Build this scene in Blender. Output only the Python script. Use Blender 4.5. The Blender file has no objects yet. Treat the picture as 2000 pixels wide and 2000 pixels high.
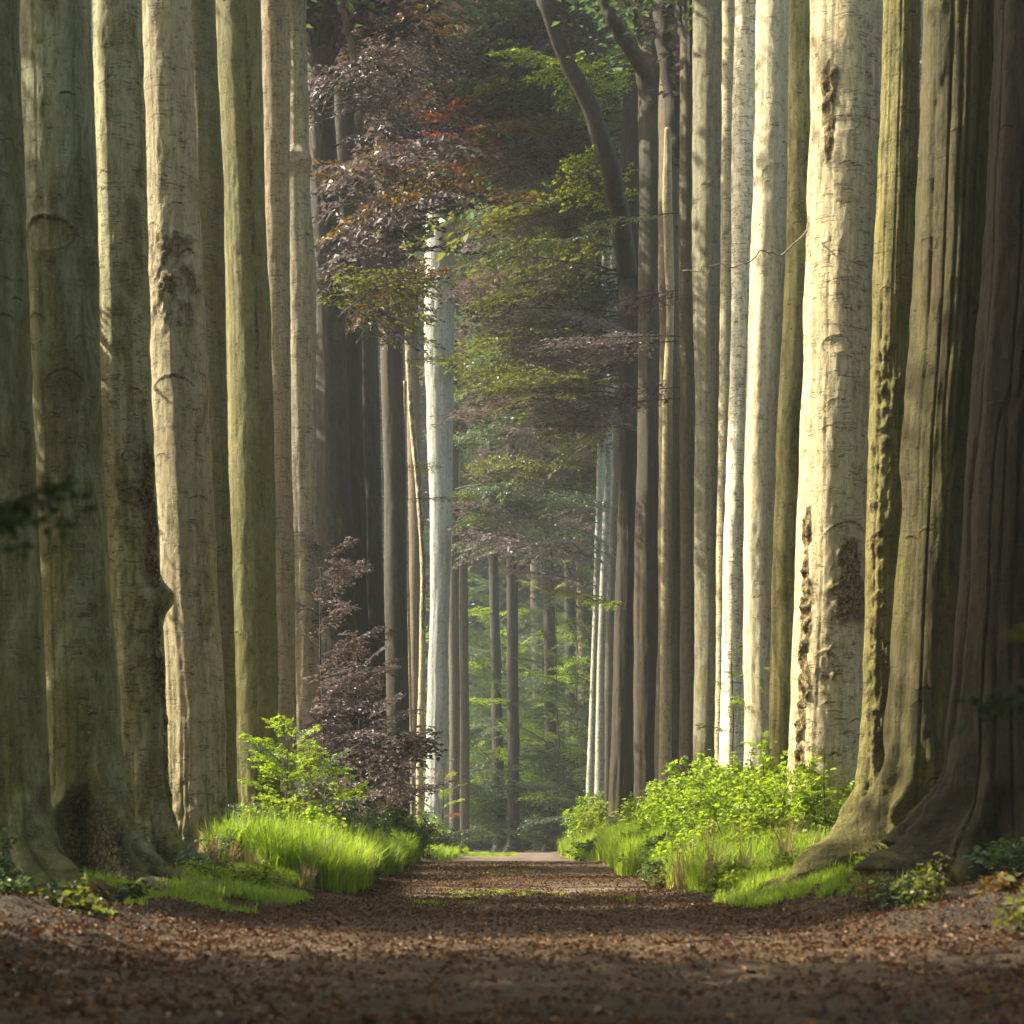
import bpy, math, random
import numpy as np
from mathutils import Vector, Matrix
R = math.radians
C = bpy.context.scene
COL = C.collection

# ------------------------------------------------------------------ camera, sky, sun, exposure
F = 70.0 / 36.0          # focal length in picture widths
EYE = 0.73               # eye height in metres
HOR = 0.834              # horizon, fraction from the top
cam = bpy.data.cameras.new("camera")
cam_o = bpy.data.objects.new("camera", cam); COL.objects.link(cam_o)
cam.lens = 70; cam.sensor_width = 36
cam_o.location = (0, 0, EYE); cam_o.rotation_euler = (R(90), 0, 0)
cam.shift_y = HOR - 0.5
cam.clip_start = 0.1; cam.clip_end = 1500
cam.dof.use_dof = True; cam.dof.focus_distance = 62; cam.dof.aperture_fstop = 2.6
C.camera = cam_o

SUN_EL, SUN_AZ = 41.0, -80.0      # azimuth from +Y (the view), negative = left
w = bpy.data.worlds.new("World"); C.world = w; w.use_nodes = True
nt = w.node_tree; nt.nodes.clear()
sky = nt.nodes.new("ShaderNodeTexSky"); sky.sky_type = 'NISHITA'; sky.sun_disc = False
sky.sun_elevation = R(SUN_EL); sky.sun_rotation = R(SUN_AZ)
sky.dust_density = 3.0; sky.ozone_density = 0.6; sky.air_density = 1.0
bg = nt.nodes.new("ShaderNodeBackground"); bg.inputs[1].default_value = 0.135
wo = nt.nodes.new("ShaderNodeOutputWorld")
wm = nt.nodes.new("ShaderNodeMix"); wm.data_type = 'RGBA'; wm.blend_type = 'MULTIPLY'; wm.inputs[0].default_value = 1.0
wm.inputs[7].default_value = (1.04, 1.0, .84, 1)      # hazy, slightly yellow summer sky
nt.links.new(sky.outputs[0], wm.inputs[6]); nt.links.new(wm.outputs[2], bg.inputs[0]); nt.links.new(bg.outputs[0], wo.inputs[0])
sl = bpy.data.lights.new("sun", 'SUN'); sl.energy = 5.0; sl.angle = R(0.6); sl.color = (1.0, 0.91, 0.70)
so = bpy.data.objects.new("sun", sl); COL.objects.link(so)
sdir = Vector((math.cos(R(SUN_EL)) * math.sin(R(SUN_AZ)), math.cos(R(SUN_EL)) * math.cos(R(SUN_AZ)), math.sin(R(SUN_EL))))
so.rotation_euler = sdir.to_track_quat('Z', 'Y').to_euler(); so.location = (-60, 40, 60)
C.view_settings.view_transform = 'Standard'; C.view_settings.look = 'None'
C.view_settings.exposure = 1.52; C.view_settings.gamma = 1.0
C.render.engine = 'CYCLES'
C.cycles.max_bounces = 6; C.cycles.diffuse_bounces = 3; C.cycles.transmission_bounces = 3
C.cycles.glossy_bounces = 2; C.cycles.volume_bounces = 0

# ------------------------------------------------------------------ helpers
def at(px, py, Y):
    """point at depth Y seen at pixel (px,py) of the 2000 px photograph"""
    return Vector(((px / 2000 - .5) / F * Y, Y, EYE - (py / 2000 - HOR) / F * Y))

def hsh(ix, iy, iz, s):
    h = (ix * 374761393 + iy * 668265263 + iz * 2147483647 + s * 1274126177) & 0xffffffff
    h = ((h ^ (h >> 13)) * 1274126177) & 0xffffffff
    h = ((h ^ (h >> 16)) * 2246822519) & 0xffffffff
    return ((h ^ (h >> 15)) & 0xffffff) / 0xffffff
def vnoise(x, y, z, s=0):
    x, y, z = np.broadcast_arrays(np.asarray(x, float), np.asarray(y, float), np.asarray(z, float))
    ix, iy, iz = (np.floor(a).astype(np.int64) for a in (x, y, z))
    fx, fy, fz = x - ix, y - iy, z - iz
    fx, fy, fz = (a * a * (3 - 2 * a) for a in (fx, fy, fz))
    out = 0
    for dx in (0, 1):
        for dy in (0, 1):
            for dz in (0, 1):
                out = out + hsh(ix + dx, iy + dy, iz + dz, s) * (fx if dx else 1 - fx) * (fy if dy else 1 - fy) * (fz if dz else 1 - fz)
    return out * 2 - 1
def fbm(x, y, z, s=0, o=3):
    t = 0; a = 1.0; f = 1.0
    for i in range(o):
        t = t + a * vnoise(x * f, y * f, z * f, s + i * 7); a *= .5; f *= 2.03
    return t
def sstep(a, b, x):
    t = np.clip((x - a) / (b - a), 0, 1); return t * t * (3 - 2 * t)

def mesh_np(name, V, Fq, mats, midx=None, smooth=False, attr=None):
    """V (n,3), Fq list of int arrays with 3 or 4 columns, midx list of material index per array"""
    me = bpy.data.meshes.new(name)
    V = np.asarray(V, np.float32)
    if not isinstance(Fq, list): Fq = [Fq]
    Fq = [np.asarray(f, np.int32) for f in Fq]
    me.vertices.add(len(V)); me.vertices.foreach_set("co", V.ravel())
    loops = np.concatenate([f.ravel() for f in Fq])
    tot = np.concatenate([np.full(len(f), f.shape[1], np.int32) for f in Fq])
    start = np.concatenate([[0], np.cumsum(tot)[:-1]]).astype(np.int32)
    me.loops.add(len(loops)); me.loops.foreach_set("vertex_index", loops)
    me.polygons.add(len(tot)); me.polygons.foreach_set("loop_start", start); me.polygons.foreach_set("loop_total", tot)
    for m in mats: me.materials.append(m)
    if midx is not None:
        mi = np.concatenate([np.full(len(f), k, np.int32) for f, k in zip(Fq, midx)])
        me.polygons.foreach_set("material_index", mi)
    me.polygons.foreach_set("use_smooth", np.full(len(tot), smooth, bool))
    me.update(calc_edges=True)
    if attr:
        for k, (dom, arr) in attr.items():
            a = me.attributes.new(k, 'FLOAT', dom); a.data.foreach_set("value", np.asarray(arr, np.float32))
    return me
def link(name, data, parent=None, loc=None, rot=None, scale=None):
    o = bpy.data.objects.new(name, data); COL.objects.link(o)
    if parent: o.parent = parent
    if loc is not None: o.location = loc
    if rot is not None: o.rotation_euler = rot
    if scale is not None: o.scale = scale if hasattr(scale, '__len__') else (scale,) * 3
    return o
def tag(o, label, cat, group=None, kind=None):
    o['label'] = label
    if cat: o['category'] = cat
    if group: o['group'] = group
    if kind: o['kind'] = kind
    return o
def structure(o, label=None):
    o['kind'] = 'structure'
    if label: o['label'] = label; o['category'] = o.name
    return o

# ------------------------------------------------------------------ terrain
def prof(y):
    return np.interp(y, [-20, 30, 38, 46, 54, 60, 70, 85, 105, 125, 150, 400], [0, 0, .03, .26, .49, .47, .34, .48, .68, .80, .98, 1.2])
def gz(x, y):
    x = np.asarray(x, float); y = np.asarray(y, float)
    ax = np.abs(x)
    z = prof(y)
    edge = 2.35 + .25 * vnoise(y * .15, 3.1, 0, 5)
    bank = sstep(edge, edge + 2.2, ax)
    hgt = np.where(x > 0, np.interp(y, [0, 20, 30, 40, 60, 90, 140], [.15, .30, .40, .75, .95, .55, .2]),
                   np.interp(y, [0, 20, 30, 40, 60, 90, 140], [.10, .22, .35, .55, .6, .4, .2]))
    z = z + bank * hgt
    z = z + .045 * fbm(x * .5, y * .35, 0, 11, 2) * (.35 + bank)
    z = z + (.014 + .022 * sstep(30, 14, y)) * fbm(x * 3.2, y * 2.6, 0, 12, 3)
    z = z + .16 * sstep(2.4, 5, ax) * sstep(34, 20, y) * fbm(x * 1.1, y * .7, 0, 15, 3) + .03 * sstep(1.5, 4, ax) * fbm(x * 4, y * 4, 0, 16, 2)
    # shallow wheel tracks
    z = z - .03 * np.exp(-((ax - .95) / .35) ** 2) * (.6 + .4 * vnoise(y * .3, 1, 0, 9))
    return z
def gzf(x, y): return float(gz(np.array([x]), np.array([y]))[0])

# ------------------------------------------------------------------ materials
class NT:
    def __init__(s, name):
        s.m = bpy.data.materials.new(name); s.m.use_nodes = True; s.t = s.m.node_tree; s.t.nodes.clear()
    def n(s, typ, **kw):
        nd = s.t.nodes.new(typ)
        for k, v in kw.items():
            if k.startswith('i_'):
                nd.inputs[k[2:].replace('_', ' ')].default_value = v
            elif k.startswith('x'):
                nd.inputs[int(k[1:])].default_value = v
            else: setattr(nd, k, v)
        return nd
    def l(s, a, b): s.t.links.new(a, b)
    def mix(s, fac, a, b, typ='MIX'):
        nd = s.n('ShaderNodeMix', data_type='RGBA', blend_type=typ)
        for sock, v in ((nd.inputs[0], fac), (nd.inputs[6], a), (nd.inputs[7], b)):
            if isinstance(v, (int, float)): sock.default_value = v
            elif isinstance(v, tuple): sock.default_value = (*v, 1) if len(v) == 3 else v
            else: s.l(v, sock)
        return nd.outputs[2]
    def noise(s, vec, scale, detail=3, rough=.55, dist=0.0):
        nd = s.n('ShaderNodeTexNoise'); nd.inputs['Scale'].default_value = scale
        nd.inputs['Detail'].default_value = detail; nd.inputs['Roughness'].default_value = rough
        nd.inputs['Distortion'].default_value = dist
        if vec is not None: s.l(vec, nd.inputs['Vector'])
        return nd.outputs['Fac']
    def ramp(s, fac, a, b, c0=0.0, c1=1.0):
        nd = s.n('ShaderNodeMapRange'); nd.inputs[1].default_value = a; nd.inputs[2].default_value = b
        nd.inputs[3].default_value = c0; nd.inputs[4].default_value = c1; s.l(fac, nd.inputs[0]); return nd.outputs[0]
    def math(s, op, a, b=0.0):
        nd = s.n('ShaderNodeMath', operation=op)
        for i, v in enumerate((a, b)):
            if isinstance(v, (int, float)): nd.inputs[i].default_value = v
            else: s.l(v, nd.inputs[i])
        return nd.outputs[0]
    def scale(s, vec, sc):
        nd = s.n('ShaderNodeMapping'); nd.inputs['Scale'].default_value = sc; s.l(vec, nd.inputs['Vector']); return nd.outputs[0]

def bark_material(name, rough_bark=False):
    s = NT(name)
    tc = s.n('ShaderNodeTexCoord'); oi = s.n('ShaderNodeObjectInfo')
    off = s.n('ShaderNodeVectorMath', operation='ADD'); s.l(tc.outputs['Object'], off.inputs[0])
    rv = s.n('ShaderNodeCombineXYZ'); s.l(s.math('MULTIPLY', oi.outputs['Random'], 57.0), rv.inputs[0]); s.l(s.math('MULTIPLY', oi.outputs['Random'], 31.0), rv.inputs[2])
    s.l(rv.outputs[0], off.inputs[1]); P = off.outputs[0]
    scab = s.n('ShaderNodeAttribute', attribute_name='scab').outputs['Fac']
    low = s.n('ShaderNodeAttribute', attribute_name='low').outputs['Fac']
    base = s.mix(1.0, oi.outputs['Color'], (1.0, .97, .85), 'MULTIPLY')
    # slow tone change, vertical streaks
    big = s.noise(s.scale(P, (1.6, 1.6, .35)), 1.0, 4, .6)
    streak = s.noise(s.scale(P, (9, 9, .5)), 1.0, 4, .6, .4)
    col = s.mix(s.ramp(streak, .35, .7), s.mix(1.0, base, (.58, .56, .50), 'MULTIPLY'), base)
    col = s.mix(s.ramp(big, .3, .7, 0, .6), col, s.mix(1.0, base, (1.25, 1.2, 1.12), 'MULTIPLY'))
    # moss and algae
    mossn = s.noise(s.scale(P, (2.2, 2.2, .7)), 1.0, 5, .7, .6)
    mamt = oi.outputs['Alpha']
    mo = s.math('ADD', mossn, s.math('MULTIPLY', low, .22))
    mo = s.math('ADD', mo, s.math('MULTIPLY', s.math('SUBTRACT', mamt, .5), .5))
    mo = s.ramp(mo, .46, .64)
    fine = s.noise(P, 38.0, 4, .7)
    mosscol = s.mix(s.ramp(fine, .3, .7), (.055, .050, .008), (.19, .17, .028))
    col = s.mix(s.math('MULTIPLY', mo, .8), col, mosscol)
    # speckle, lichen
    vo = s.n('ShaderNodeTexVoronoi'); vo.inputs['Scale'].default_value = 9.0; s.l(P, vo.inputs['Vector'])
    lich = s.math('MULTIPLY', s.ramp(vo.outputs['Distance'], .2, .1), s.ramp(s.noise(P, 2.3, 2), .52, .62))
    col = s.mix(s.math('MULTIPLY', lich, .45), col, s.mix(1.0, base, (1.5, 1.6, 1.4), 'MULTIPLY'))
    spk = s.noise(P, 60.0, 3, .8)
    col = s.mix(s.ramp(spk, .42, .30, 0, .45), col, (.05, .042, .028))
    # thin horizontal wrinkles, short and broken
    wr = s.noise(s.scale(P, (2.0, 2.0, 15)), 1.0, 3, .5, 1.0)
    gate = s.ramp(s.math('ADD', s.noise(s.scale(P, (3.5, 3.5, 5)), 1.0, 2), s.math('MULTIPLY', s.math('SUBTRACT', oi.outputs['Random'], .5), .22)), .50, .57)
    wr1 = s.math('SUBTRACT', 1.0, s.ramp(s.math('ABSOLUTE', s.math('SUBTRACT', wr, .5)), .0, .035))
    wr2 = s.math('MULTIPLY', wr1, gate)
    col = s.mix(s.math('MULTIPLY', wr2, .85), col, (.05, .042, .028))
    # fine mottle of algae, soot and pale patches
    mot = s.noise(s.scale(P, (1, 1, .7)), 7.0, 8, .78)
    col = s.mix(s.ramp(mot, .47, .36, 0, .62), col, s.mix(1.0, col, (.34, .32, .24), 'MULTIPLY'))
    col = s.mix(s.ramp(mot, .56, .68, 0, .55), col, s.mix(1.0, col, (1.55, 1.5, 1.4), 'MULTIPLY'))
    grain = s.noise(s.scale(P, (30, 30, 6)), 1.0, 4, .7)
    col = s.mix(s.ramp(grain, .50, .34, 0, .5), col, s.mix(1.0, col, (.4, .38, .33), 'MULTIPLY'))
    # dark sooty patches
    pat = s.ramp(s.noise(s.scale(P, (3.5, 3.5, 2.0)), 1.0, 6, .75), .60, .68)
    col = s.mix(s.math('MULTIPLY', pat, .45), col, (.055, .046, .026))
    # scabby torn bark
    crk = s.n('ShaderNodeTexVoronoi', feature='DISTANCE_TO_EDGE'); crk.inputs['Scale'].default_value = 11.0
    s.l(s.scale(P, (1.2, 1.2, .8)), crk.inputs['Vector'])
    sc_n = s.noise(P, 14.0, 5, .75)
    scm = s.ramp(s.math('MULTIPLY', scab, s.ramp(sc_n, .2, .6, .4, 1.3)), .25, .5)
    sccol = s.mix(s.ramp(sc_n, .38, .62), (.03, .024, .012), s.mix(1.0, base, (.75, .62, .42), 'MULTIPLY'))
    sccol = s.mix(s.ramp(crk.outputs['Distance'], .08, .0), sccol, (.015, .011, .006))
    col = s.mix(scm, col, sccol)
    bs = s.n('ShaderNodeBsdfPrincipled'); s.l(col, bs.inputs['Base Color'])
    bs.inputs['Roughness'].default_value = .68; bs.inputs['Specular IOR Level'].default_value = .25
    # bump
    h = s.math('MULTIPLY', wr2, -.5)
    h = s.math('ADD', h, s.math('MULTIPLY', fine, .55))
    h = s.math('ADD', h, s.math('MULTIPLY', streak, .5 if not rough_bark else 1.6))
    h = s.math('ADD', h, s.math('MULTIPLY', pat, .35)); h = s.math('ADD', h, s.math('MULTIPLY', mot, 1.6)); h = s.math('ADD', h, s.math('MULTIPLY', grain, .5))
    h = s.math('ADD', h, s.math('MULTIPLY', s.math('MULTIPLY', scm, sc_n), 4.0))
    bp = s.n('ShaderNodeBump'); bp.inputs['Strength'].default_value = .8; bp.inputs['Distance'].default_value = .022 if not rough_bark else .04
    s.l(h, bp.inputs['Height']); s.l(bp.outputs[0], bs.inputs['Normal'])
    out = s.n('ShaderNodeOutputMaterial'); s.l(bs.outputs[0], out.inputs[0])
    return s.m

def leaf_material(name, c0, c1, trans=.45, tcol=None, rough=.42, spec=.5):
    s = NT(name)
    v = s.n('ShaderNodeAttribute', attribute_name='tint').outputs['Fac']
    oi = s.n('ShaderNodeObjectInfo')
    col = s.mix(v, c0, c1)
    col = s.mix(s.math('MULTIPLY', oi.outputs['Random'], .5), col, s.mix(1.0, col, (.72, .80, .9), 'MULTIPLY'))
    bs = s.n('ShaderNodeBsdfPrincipled'); s.l(col, bs.inputs['Base Color'])
    bs.inputs['Roughness'].default_value = rough; bs.inputs['Specular IOR Level'].default_value = spec
    tr = s.n('ShaderNodeBsdfTranslucent')
    s.l(s.mix(1.0, col, tcol or (1.5, 1.7, .7), 'MULTIPLY'), tr.inputs['Color'])
    mx = s.n('ShaderNodeMixShader'); mx.inputs[0].default_value = trans
    s.l(bs.outputs[0], mx.inputs[1]); s.l(tr.outputs[0], mx.inputs[2])
    out = s.n('ShaderNodeOutputMaterial'); s.l(mx.outputs[0], out.inputs[0])
    return s.m

def plain(name, c, rough=.8):
    s = NT(name); tc = s.n('ShaderNodeTexCoord')
    n = s.noise(tc.outputs['Object'], 12.0, 4)
    bs = s.n('ShaderNodeBsdfPrincipled'); bs.inputs['Roughness'].default_value = rough
    s.l(s.mix(s.ramp(n, .3, .7), tuple(k * .6 for k in c), tuple(k * 1.3 for k in c)), bs.inputs['Base Color'])
    out = s.n('ShaderNodeOutputMaterial'); s.l(bs.outputs[0], out.inputs[0]); return s.m

M_BARK = bark_material('beech_bark'); M_BARK2 = bark_material('furrowed_bark', True)
M_TWIG = plain('twig', (.045, .036, .026))
M_PALETWIG = plain('pale_twig', (.32, .28, .2))
L_COPPER = leaf_material('copper_leaf', (.040, .031, .035), (.120, .096, .104), .22, (1.15, .95, .9), .5, .4)
L_ROSE = leaf_material('rose_leaf', (.12, .092, .090), (.27, .215, .215), .30, (1.15, 1.0, .9), .48, .45)
L_RUST = leaf_material('rust_leaf', (.085, .058, .022), (.20, .135, .045), .40, (1.5, 1.15, .5), .42, .45)
L_RED = leaf_material('red_leaf', (.16, .06, .03), (.34, .14, .08), .4, (1.6, .8, .5), .35, .6)
L_GREEN = leaf_material('green_leaf', (.05, .08, .035), (.13, .18, .08), .40, (1.4, 1.6, .6), .4, .5)
L_DEEP = leaf_material('deep_green_leaf', (.016, .030, .012), (.055, .085, .030), .30, (1.3, 1.5, .6), .5, .35)
L_SAGE = leaf_material('sage_leaf', (.075, .10, .065), (.19, .23, .15), .35, (1.2, 1.5, .7), .4, .55)
L_OLIVE = leaf_material('olive_leaf', (.08, .085, .028), (.20, .20, .065), .45, (1.5, 1.6, .5), .42, .45)
L_LIME = leaf_material('lime_leaf', (.15, .20, .02), (.34, .40, .06), .52, (1.4, 1.45, .4), .42, .45)
L_BRAMBLE = leaf_material('bramble_leaf', (.13, .19, .02), (.36, .42, .07), .52, (1.7, 1.9, .5), .40, .5)
L_GRASS = leaf_material('grass_blade', (.17, .23, .025), (.40, .46, .09), .50, (1.6, 1.8, .5), .45, .4)
L_LITTER = leaf_material('dead_leaf', (.035, .018, .008), (.25, .120, .045), .10, (1.2, .8, .4), .55, .35)

def ground_material():
    s = NT('forest_soil')
    tc = s.n('ShaderNodeTexCoord'); P = tc.outputs['Object']
    sp = s.n('ShaderNodeSeparateXYZ'); s.l(P, sp.inputs[0])
    n1 = s.noise(P, 1.1, 5, .65); n2 = s.noise(P, 16.0, 5, .8); n3 = s.noise(s.scale(P, (.5, .25, 1)), 1.0, 3)
    col = s.mix(s.ramp(n1, .35, .65), (.060, .034, .016), (.140, .080, .038))
    col = s.mix(s.ramp(n2, .35, .68), col, (.16, .092, .042))
    col = s.mix(s.ramp(n2, .42, .30), col, (.022, .014, .009))
    n5 = s.noise(P, 4.5, 6, .75)
    col = s.mix(s.ramp(n5, .52, .40, 0, .75), col, (.020, .012, .007))
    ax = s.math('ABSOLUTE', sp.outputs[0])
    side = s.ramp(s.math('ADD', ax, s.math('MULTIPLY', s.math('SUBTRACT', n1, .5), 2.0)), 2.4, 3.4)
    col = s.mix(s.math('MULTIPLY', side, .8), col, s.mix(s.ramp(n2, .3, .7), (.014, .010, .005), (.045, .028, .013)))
    # worn pale soil, sunlit bands painted in, on the climb and beyond the crest
    y = sp.outputs[1]
    lit_sand = s.math('MULTIPLY', s.ramp(y, 33.5, 35.5), s.ramp(y, 41.5, 38.5))
    lit_sand = s.math('MAXIMUM', lit_sand, s.ramp(y, 72, 88))
    lit_sand = s.math('MULTIPLY', s.math('MULTIPLY', lit_sand, s.ramp(ax, 3.0, 1.8)), s.ramp(n1, .25, .6, .35, .9))
    col = s.mix(lit_sand, col, s.mix(n2, (.17, .12, .09), (.30, .23, .18)))
    bs = s.n('ShaderNodeBsdfPrincipled'); s.l(col, bs.inputs['Base Color']); bs.inputs['Roughness'].default_value = .85
    bp = s.n('ShaderNodeBump'); bp.inputs['Strength'].default_value = .9; bp.inputs['Distance'].default_value = .04
    s.l(s.math('ADD', n2, s.noise(P, 60.0, 3, .7)), bp.inputs['Height']); s.l(bp.outputs[0], bs.inputs['Normal'])
    out = s.n('ShaderNodeOutputMaterial'); s.l(bs.outputs[0], out.inputs[0]); return s.m
M_SOIL = ground_material()

# ------------------------------------------------------------------ ground
def ground():
    xs = np.concatenate([np.linspace(-160, -14, 24)[:-1], np.linspace(-14, 14, 400), np.linspace(14, 160, 24)[1:]])
    ys = np.concatenate([np.linspace(-30, 5, 12)[:-1], np.linspace(5, 60, 700)[:-1], np.linspace(60, 130, 200)[:-1], np.linspace(130, 420, 40)])
    X, Y = np.meshgrid(xs, ys); Z = gz(X, Y)
    V = np.stack([X.ravel(), Y.ravel(), Z.ravel()], 1)
    nx, ny = len(xs), len(ys)
    i = np.arange(nx * ny).reshape(ny, nx)
    Q = np.stack([i[:-1, :-1].ravel(), i[:-1, 1:].ravel(), i[1:, 1:].ravel(), i[1:, :-1].ravel()], 1)
    o = link('ground', mesh_np('ground', V, Q, [M_SOIL], smooth=True)); structure(o)
ground()

# ------------------------------------------------------------------ leaf cards and branches
def leaf_cards(P, D, N, size, aspect=.62, hexa=False, rng=None, curl=.12):
    """leaf blades at P, long axis D, face normal N, lengths size"""
    n = len(P)
    D = D / (np.linalg.norm(D, axis=1, keepdims=True) + 1e-9)
    S = np.cross(D, N); S /= (np.linalg.norm(S, axis=1, keepdims=True) + 1e-9)
    N = np.cross(S, D)
    L = size[:, None]; W = (size * aspect * .5)[:, None]
    if not hexa:
        a = P; b = P + D * L * .45 + S * W + N * L * curl; c = P + D * L; d = P + D * L * .45 - S * W + N * L * curl
        V = np.stack([a, b, c, d], 1).reshape(-1, 3)
        Q = np.arange(n * 4).reshape(n, 4)
        return V, Q, 1
    a = P; t = P + D * L - N * L * curl
    b = P + D * L * .28 + S * W * .9 + N * L * curl; c = P + D * L * .68 + S * W * .85 + N * L * curl * .7
    e = P + D * L * .28 - S * W * .9 + N * L * curl; f = P + D * L * .68 - S * W * .85 + N * L * curl * .7
    V = np.stack([a, b, c, t, f, e], 1).reshape(-1, 3)
    k = (np.arange(n) * 6)[:, None]
    Q = np.concatenate([k + np.array([[0, 1, 2, 3]]), k + np.array([[0, 3, 4, 5]])], 1).reshape(-1, 4)
    return V, Q, 2

def tube(pts, rad, k=5):
    pts = np.asarray(pts, float); n = len(pts)
    T = np.gradient(pts, axis=0); T /= (np.linalg.norm(T, axis=1, keepdims=True) + 1e-9)
    up = np.where(np.abs(T[:, 2:3]) > .9, np.array([[1., 0, 0]]), np.array([[0, 0, 1.]]))
    A = np.cross(T, up); A /= (np.linalg.norm(A, axis=1, keepdims=True) + 1e-9); B = np.cross(T, A)
    th = np.arange(k) * 2 * np.pi / k
    V = pts[:, None, :] + np.asarray(rad)[:, None, None] * (np.cos(th)[None, :, None] * A[:, None] + np.sin(th)[None, :, None] * B[:, None])
    i = np.arange(n * k).reshape(n, k); j = np.roll(i, -1, axis=1)
    Q = np.stack([i[:-1].ravel(), j[:-1].ravel(), j[1:].ravel(), i[1:].ravel()], 1)
    return V.reshape(-1, 3), Q
class Acc:
    def __init__(s): s.V = []; s.Q = []; s.M = []; s.T = []; s.n = 0
    def add(s, V, Q, m, tint=None):
        s.V.append(V); s.Q.append(Q + s.n); s.M.append(m); s.n += len(V)
        s.T.append(np.full(len(Q), .5) if tint is None else tint)
    def mesh(s, name, mats, smooth=False, extra=None):
        a = {'tint': ('FACE', np.concatenate(s.T))}
        return mesh_np(name, np.concatenate(s.V), s.Q, mats, s.M, smooth, a)

def limb_mesh(seed, L=6.0, leaf=.105, step=.26, lstep=.075, wide=.42, arch=.10, droop=.020, hexa=False, start=.18, thick=.05):
    rng = np.random.default_rng(seed); acc = Acc()
    n = 14; t = np.linspace(0, 1, n); x = t * L
    z = arch * x - droop * x * x + np.cumsum(rng.normal(0, .02, n)) * .5
    y = np.cumsum(rng.normal(0, .05, n)) * L / 6
    main = np.stack([x, y, z], 1)
    V, Q = tube(main, thick * (1 - .85 * t) * L / 6 + .004); acc.add(V, Q, 0)
    P, D, N, S = [], [], [], []
    ns = int(L / step * 1.15)
    for i in range(ns):
        ti = start + (1 - start) * (i + rng.random() * .6) / ns
        base = np.array([np.interp(ti, t, main[:, k]) for k in range(3)])
        sd = 1 if i % 2 else -1
        ang = rng.uniform(.55, 1.0) * sd * (1.25 - .6 * ti)
        ln = L * wide * (math.sin(math.pi * min(1, max(0, (ti - start) / (1 - start)) * .8 + .18))) * rng.uniform(.55, 1.1)
        m = max(4, int(ln / .3)); u = np.linspace(0, 1, m)
        dz = rng.normal(-.06, .10)
        hook = rng.normal(0, .25)
        sx = base[0] + np.cos(ang + hook * u) * ln * u; sy = base[1] + np.sin(ang + hook * u) * ln * u
        szz = base[2] + ln * (dz * u - .10 * u * u * ln / 2) + np.cumsum(rng.normal(0, .012, m))
        sec = np.stack([sx, sy, szz], 1)
        V, Q = tube(sec, .009 * (1 - .8 * u) * (L / 6) + .002, 3); acc.add(V, Q, 0)
        nt_ = max(3, int(ln / step * 1.6))
        for j in range(nt_):
            tj = (j + rng.random()) / nt_
            if tj < .08: continue
            b = np.array([np.interp(tj, u, sec[:, k]) for k in range(3)])
            s2 = 1 if j % 2 else -1
            a2 = ang + s2 * rng.uniform(.6, 1.0)
            tl = rng.uniform(.25, .6) * (L / 6) ** .4 * (1.1 - .5 * tj)
            d2 = np.array([math.cos(a2), math.sin(a2), rng.normal(-.10, .16)]); d2 /= np.linalg.norm(d2)
            tilt = rng.normal(0, .22, 2)
            nl = max(3, int(tl / lstep)) * 1
            if rng.random() < .12: continue
            for q in range(nl):
                w_ = (q + .6) / nl
                s3 = 1 if q % 2 else -1
                p = b + d2 * tl * w_ + np.array([0, 0, -.12 * w_ * w_ * tl])
                a3 = a2 + s3 * rng.uniform(.3, .9)
                P.append(p); D.append((math.cos(a3), math.sin(a3), rng.normal(-.22, .25)))
                N.append((tilt[0] + rng.normal(0, .28), tilt[1] + rng.normal(0, .28), 1.0))
                S.append(leaf * rng.uniform(.65, 1.2))
    P, D, N, S = map(np.array, (P, D, N, S))
    V, Q, k = leaf_cards(P, D, N, S, .66, hexa)
    tint = np.clip(rng.normal(.45, .25, len(P)) + .15 * np.sin(P[:, 0] * 3), 0, 1)
    acc.add(V, Q, 1, np.repeat(tint, k))
    return acc.mesh('limb', [M_TWIG, L_GREEN])

LIMBS = [limb_mesh(100 + i, 6.0, .155, .27, .065, thick=.032) for i in range(6)]
SHORT = [limb_mesh(200 + i, 3.0, .14, .22, .055, wide=.40, arch=.25, droop=.06, hexa=True, thick=.03) for i in range(4)]
print('limb faces', [len(m.polygons) for m in LIMBS + SHORT])

# crown mesh for trees whose crowns are overhead
def crown_mesh(seed, rx, rz, n=9000, leaf=.34):
    rng = np.random.default_rng(seed); acc = Acc()
    k = 46
    cc = rng.normal(0, 1, (k, 3)); cc /= np.linalg.norm(cc, axis=1, keepdims=True)
    cc *= (rng.random((k, 1)) ** .45) * np.array([[rx, rx, rz]]) * .85
    for c in cc[:22]:
        s0 = np.array([0, 0, -rz * .9]); u = np.linspace(0, 1, 7)[:, None]
        p = s0 + (c - s0) * u + np.array([[0, 0, .8]]) * np.sin(u * 3.14)
        V, Q = tube(p, np.linspace(.13, .02, 7), 5); acc.add(V, Q, 0)
    idx = rng.integers(0, k, n)
    off = rng.normal(0, 1, (n, 3)) * np.array([[rx * .20, rx * .20, rz * .085]])
    P = cc[idx] + off
    a = rng.random(n) * 6.283
    D = np.stack([np.cos(a), np.sin(a), rng.normal(-.2, .3, n)], 1)
    N = np.stack([rng.normal(0, .4, n), rng.normal(0, .4, n), np.ones(n)], 1)
    V, Q, kk = leaf_cards(P, D, N, leaf * rng.uniform(.6, 1.2, n), .7)
    acc.add(V, Q, 1, np.repeat(rng.random(n), kk))
    return acc.mesh('crown', [M_TWIG, L_GREEN])
CROWNS = [crown_mesh(300 + i, 5.0, 7.0, 8000, .36) for i in range(3)]

def setmat(o, m, wood=None):
    o.material_slots[1].link = 'OBJECT'; o.material_slots[1].material = m
    if wood:
        o.material_slots[0].link = 'OBJECT'; o.material_slots[0].material = wood

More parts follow.
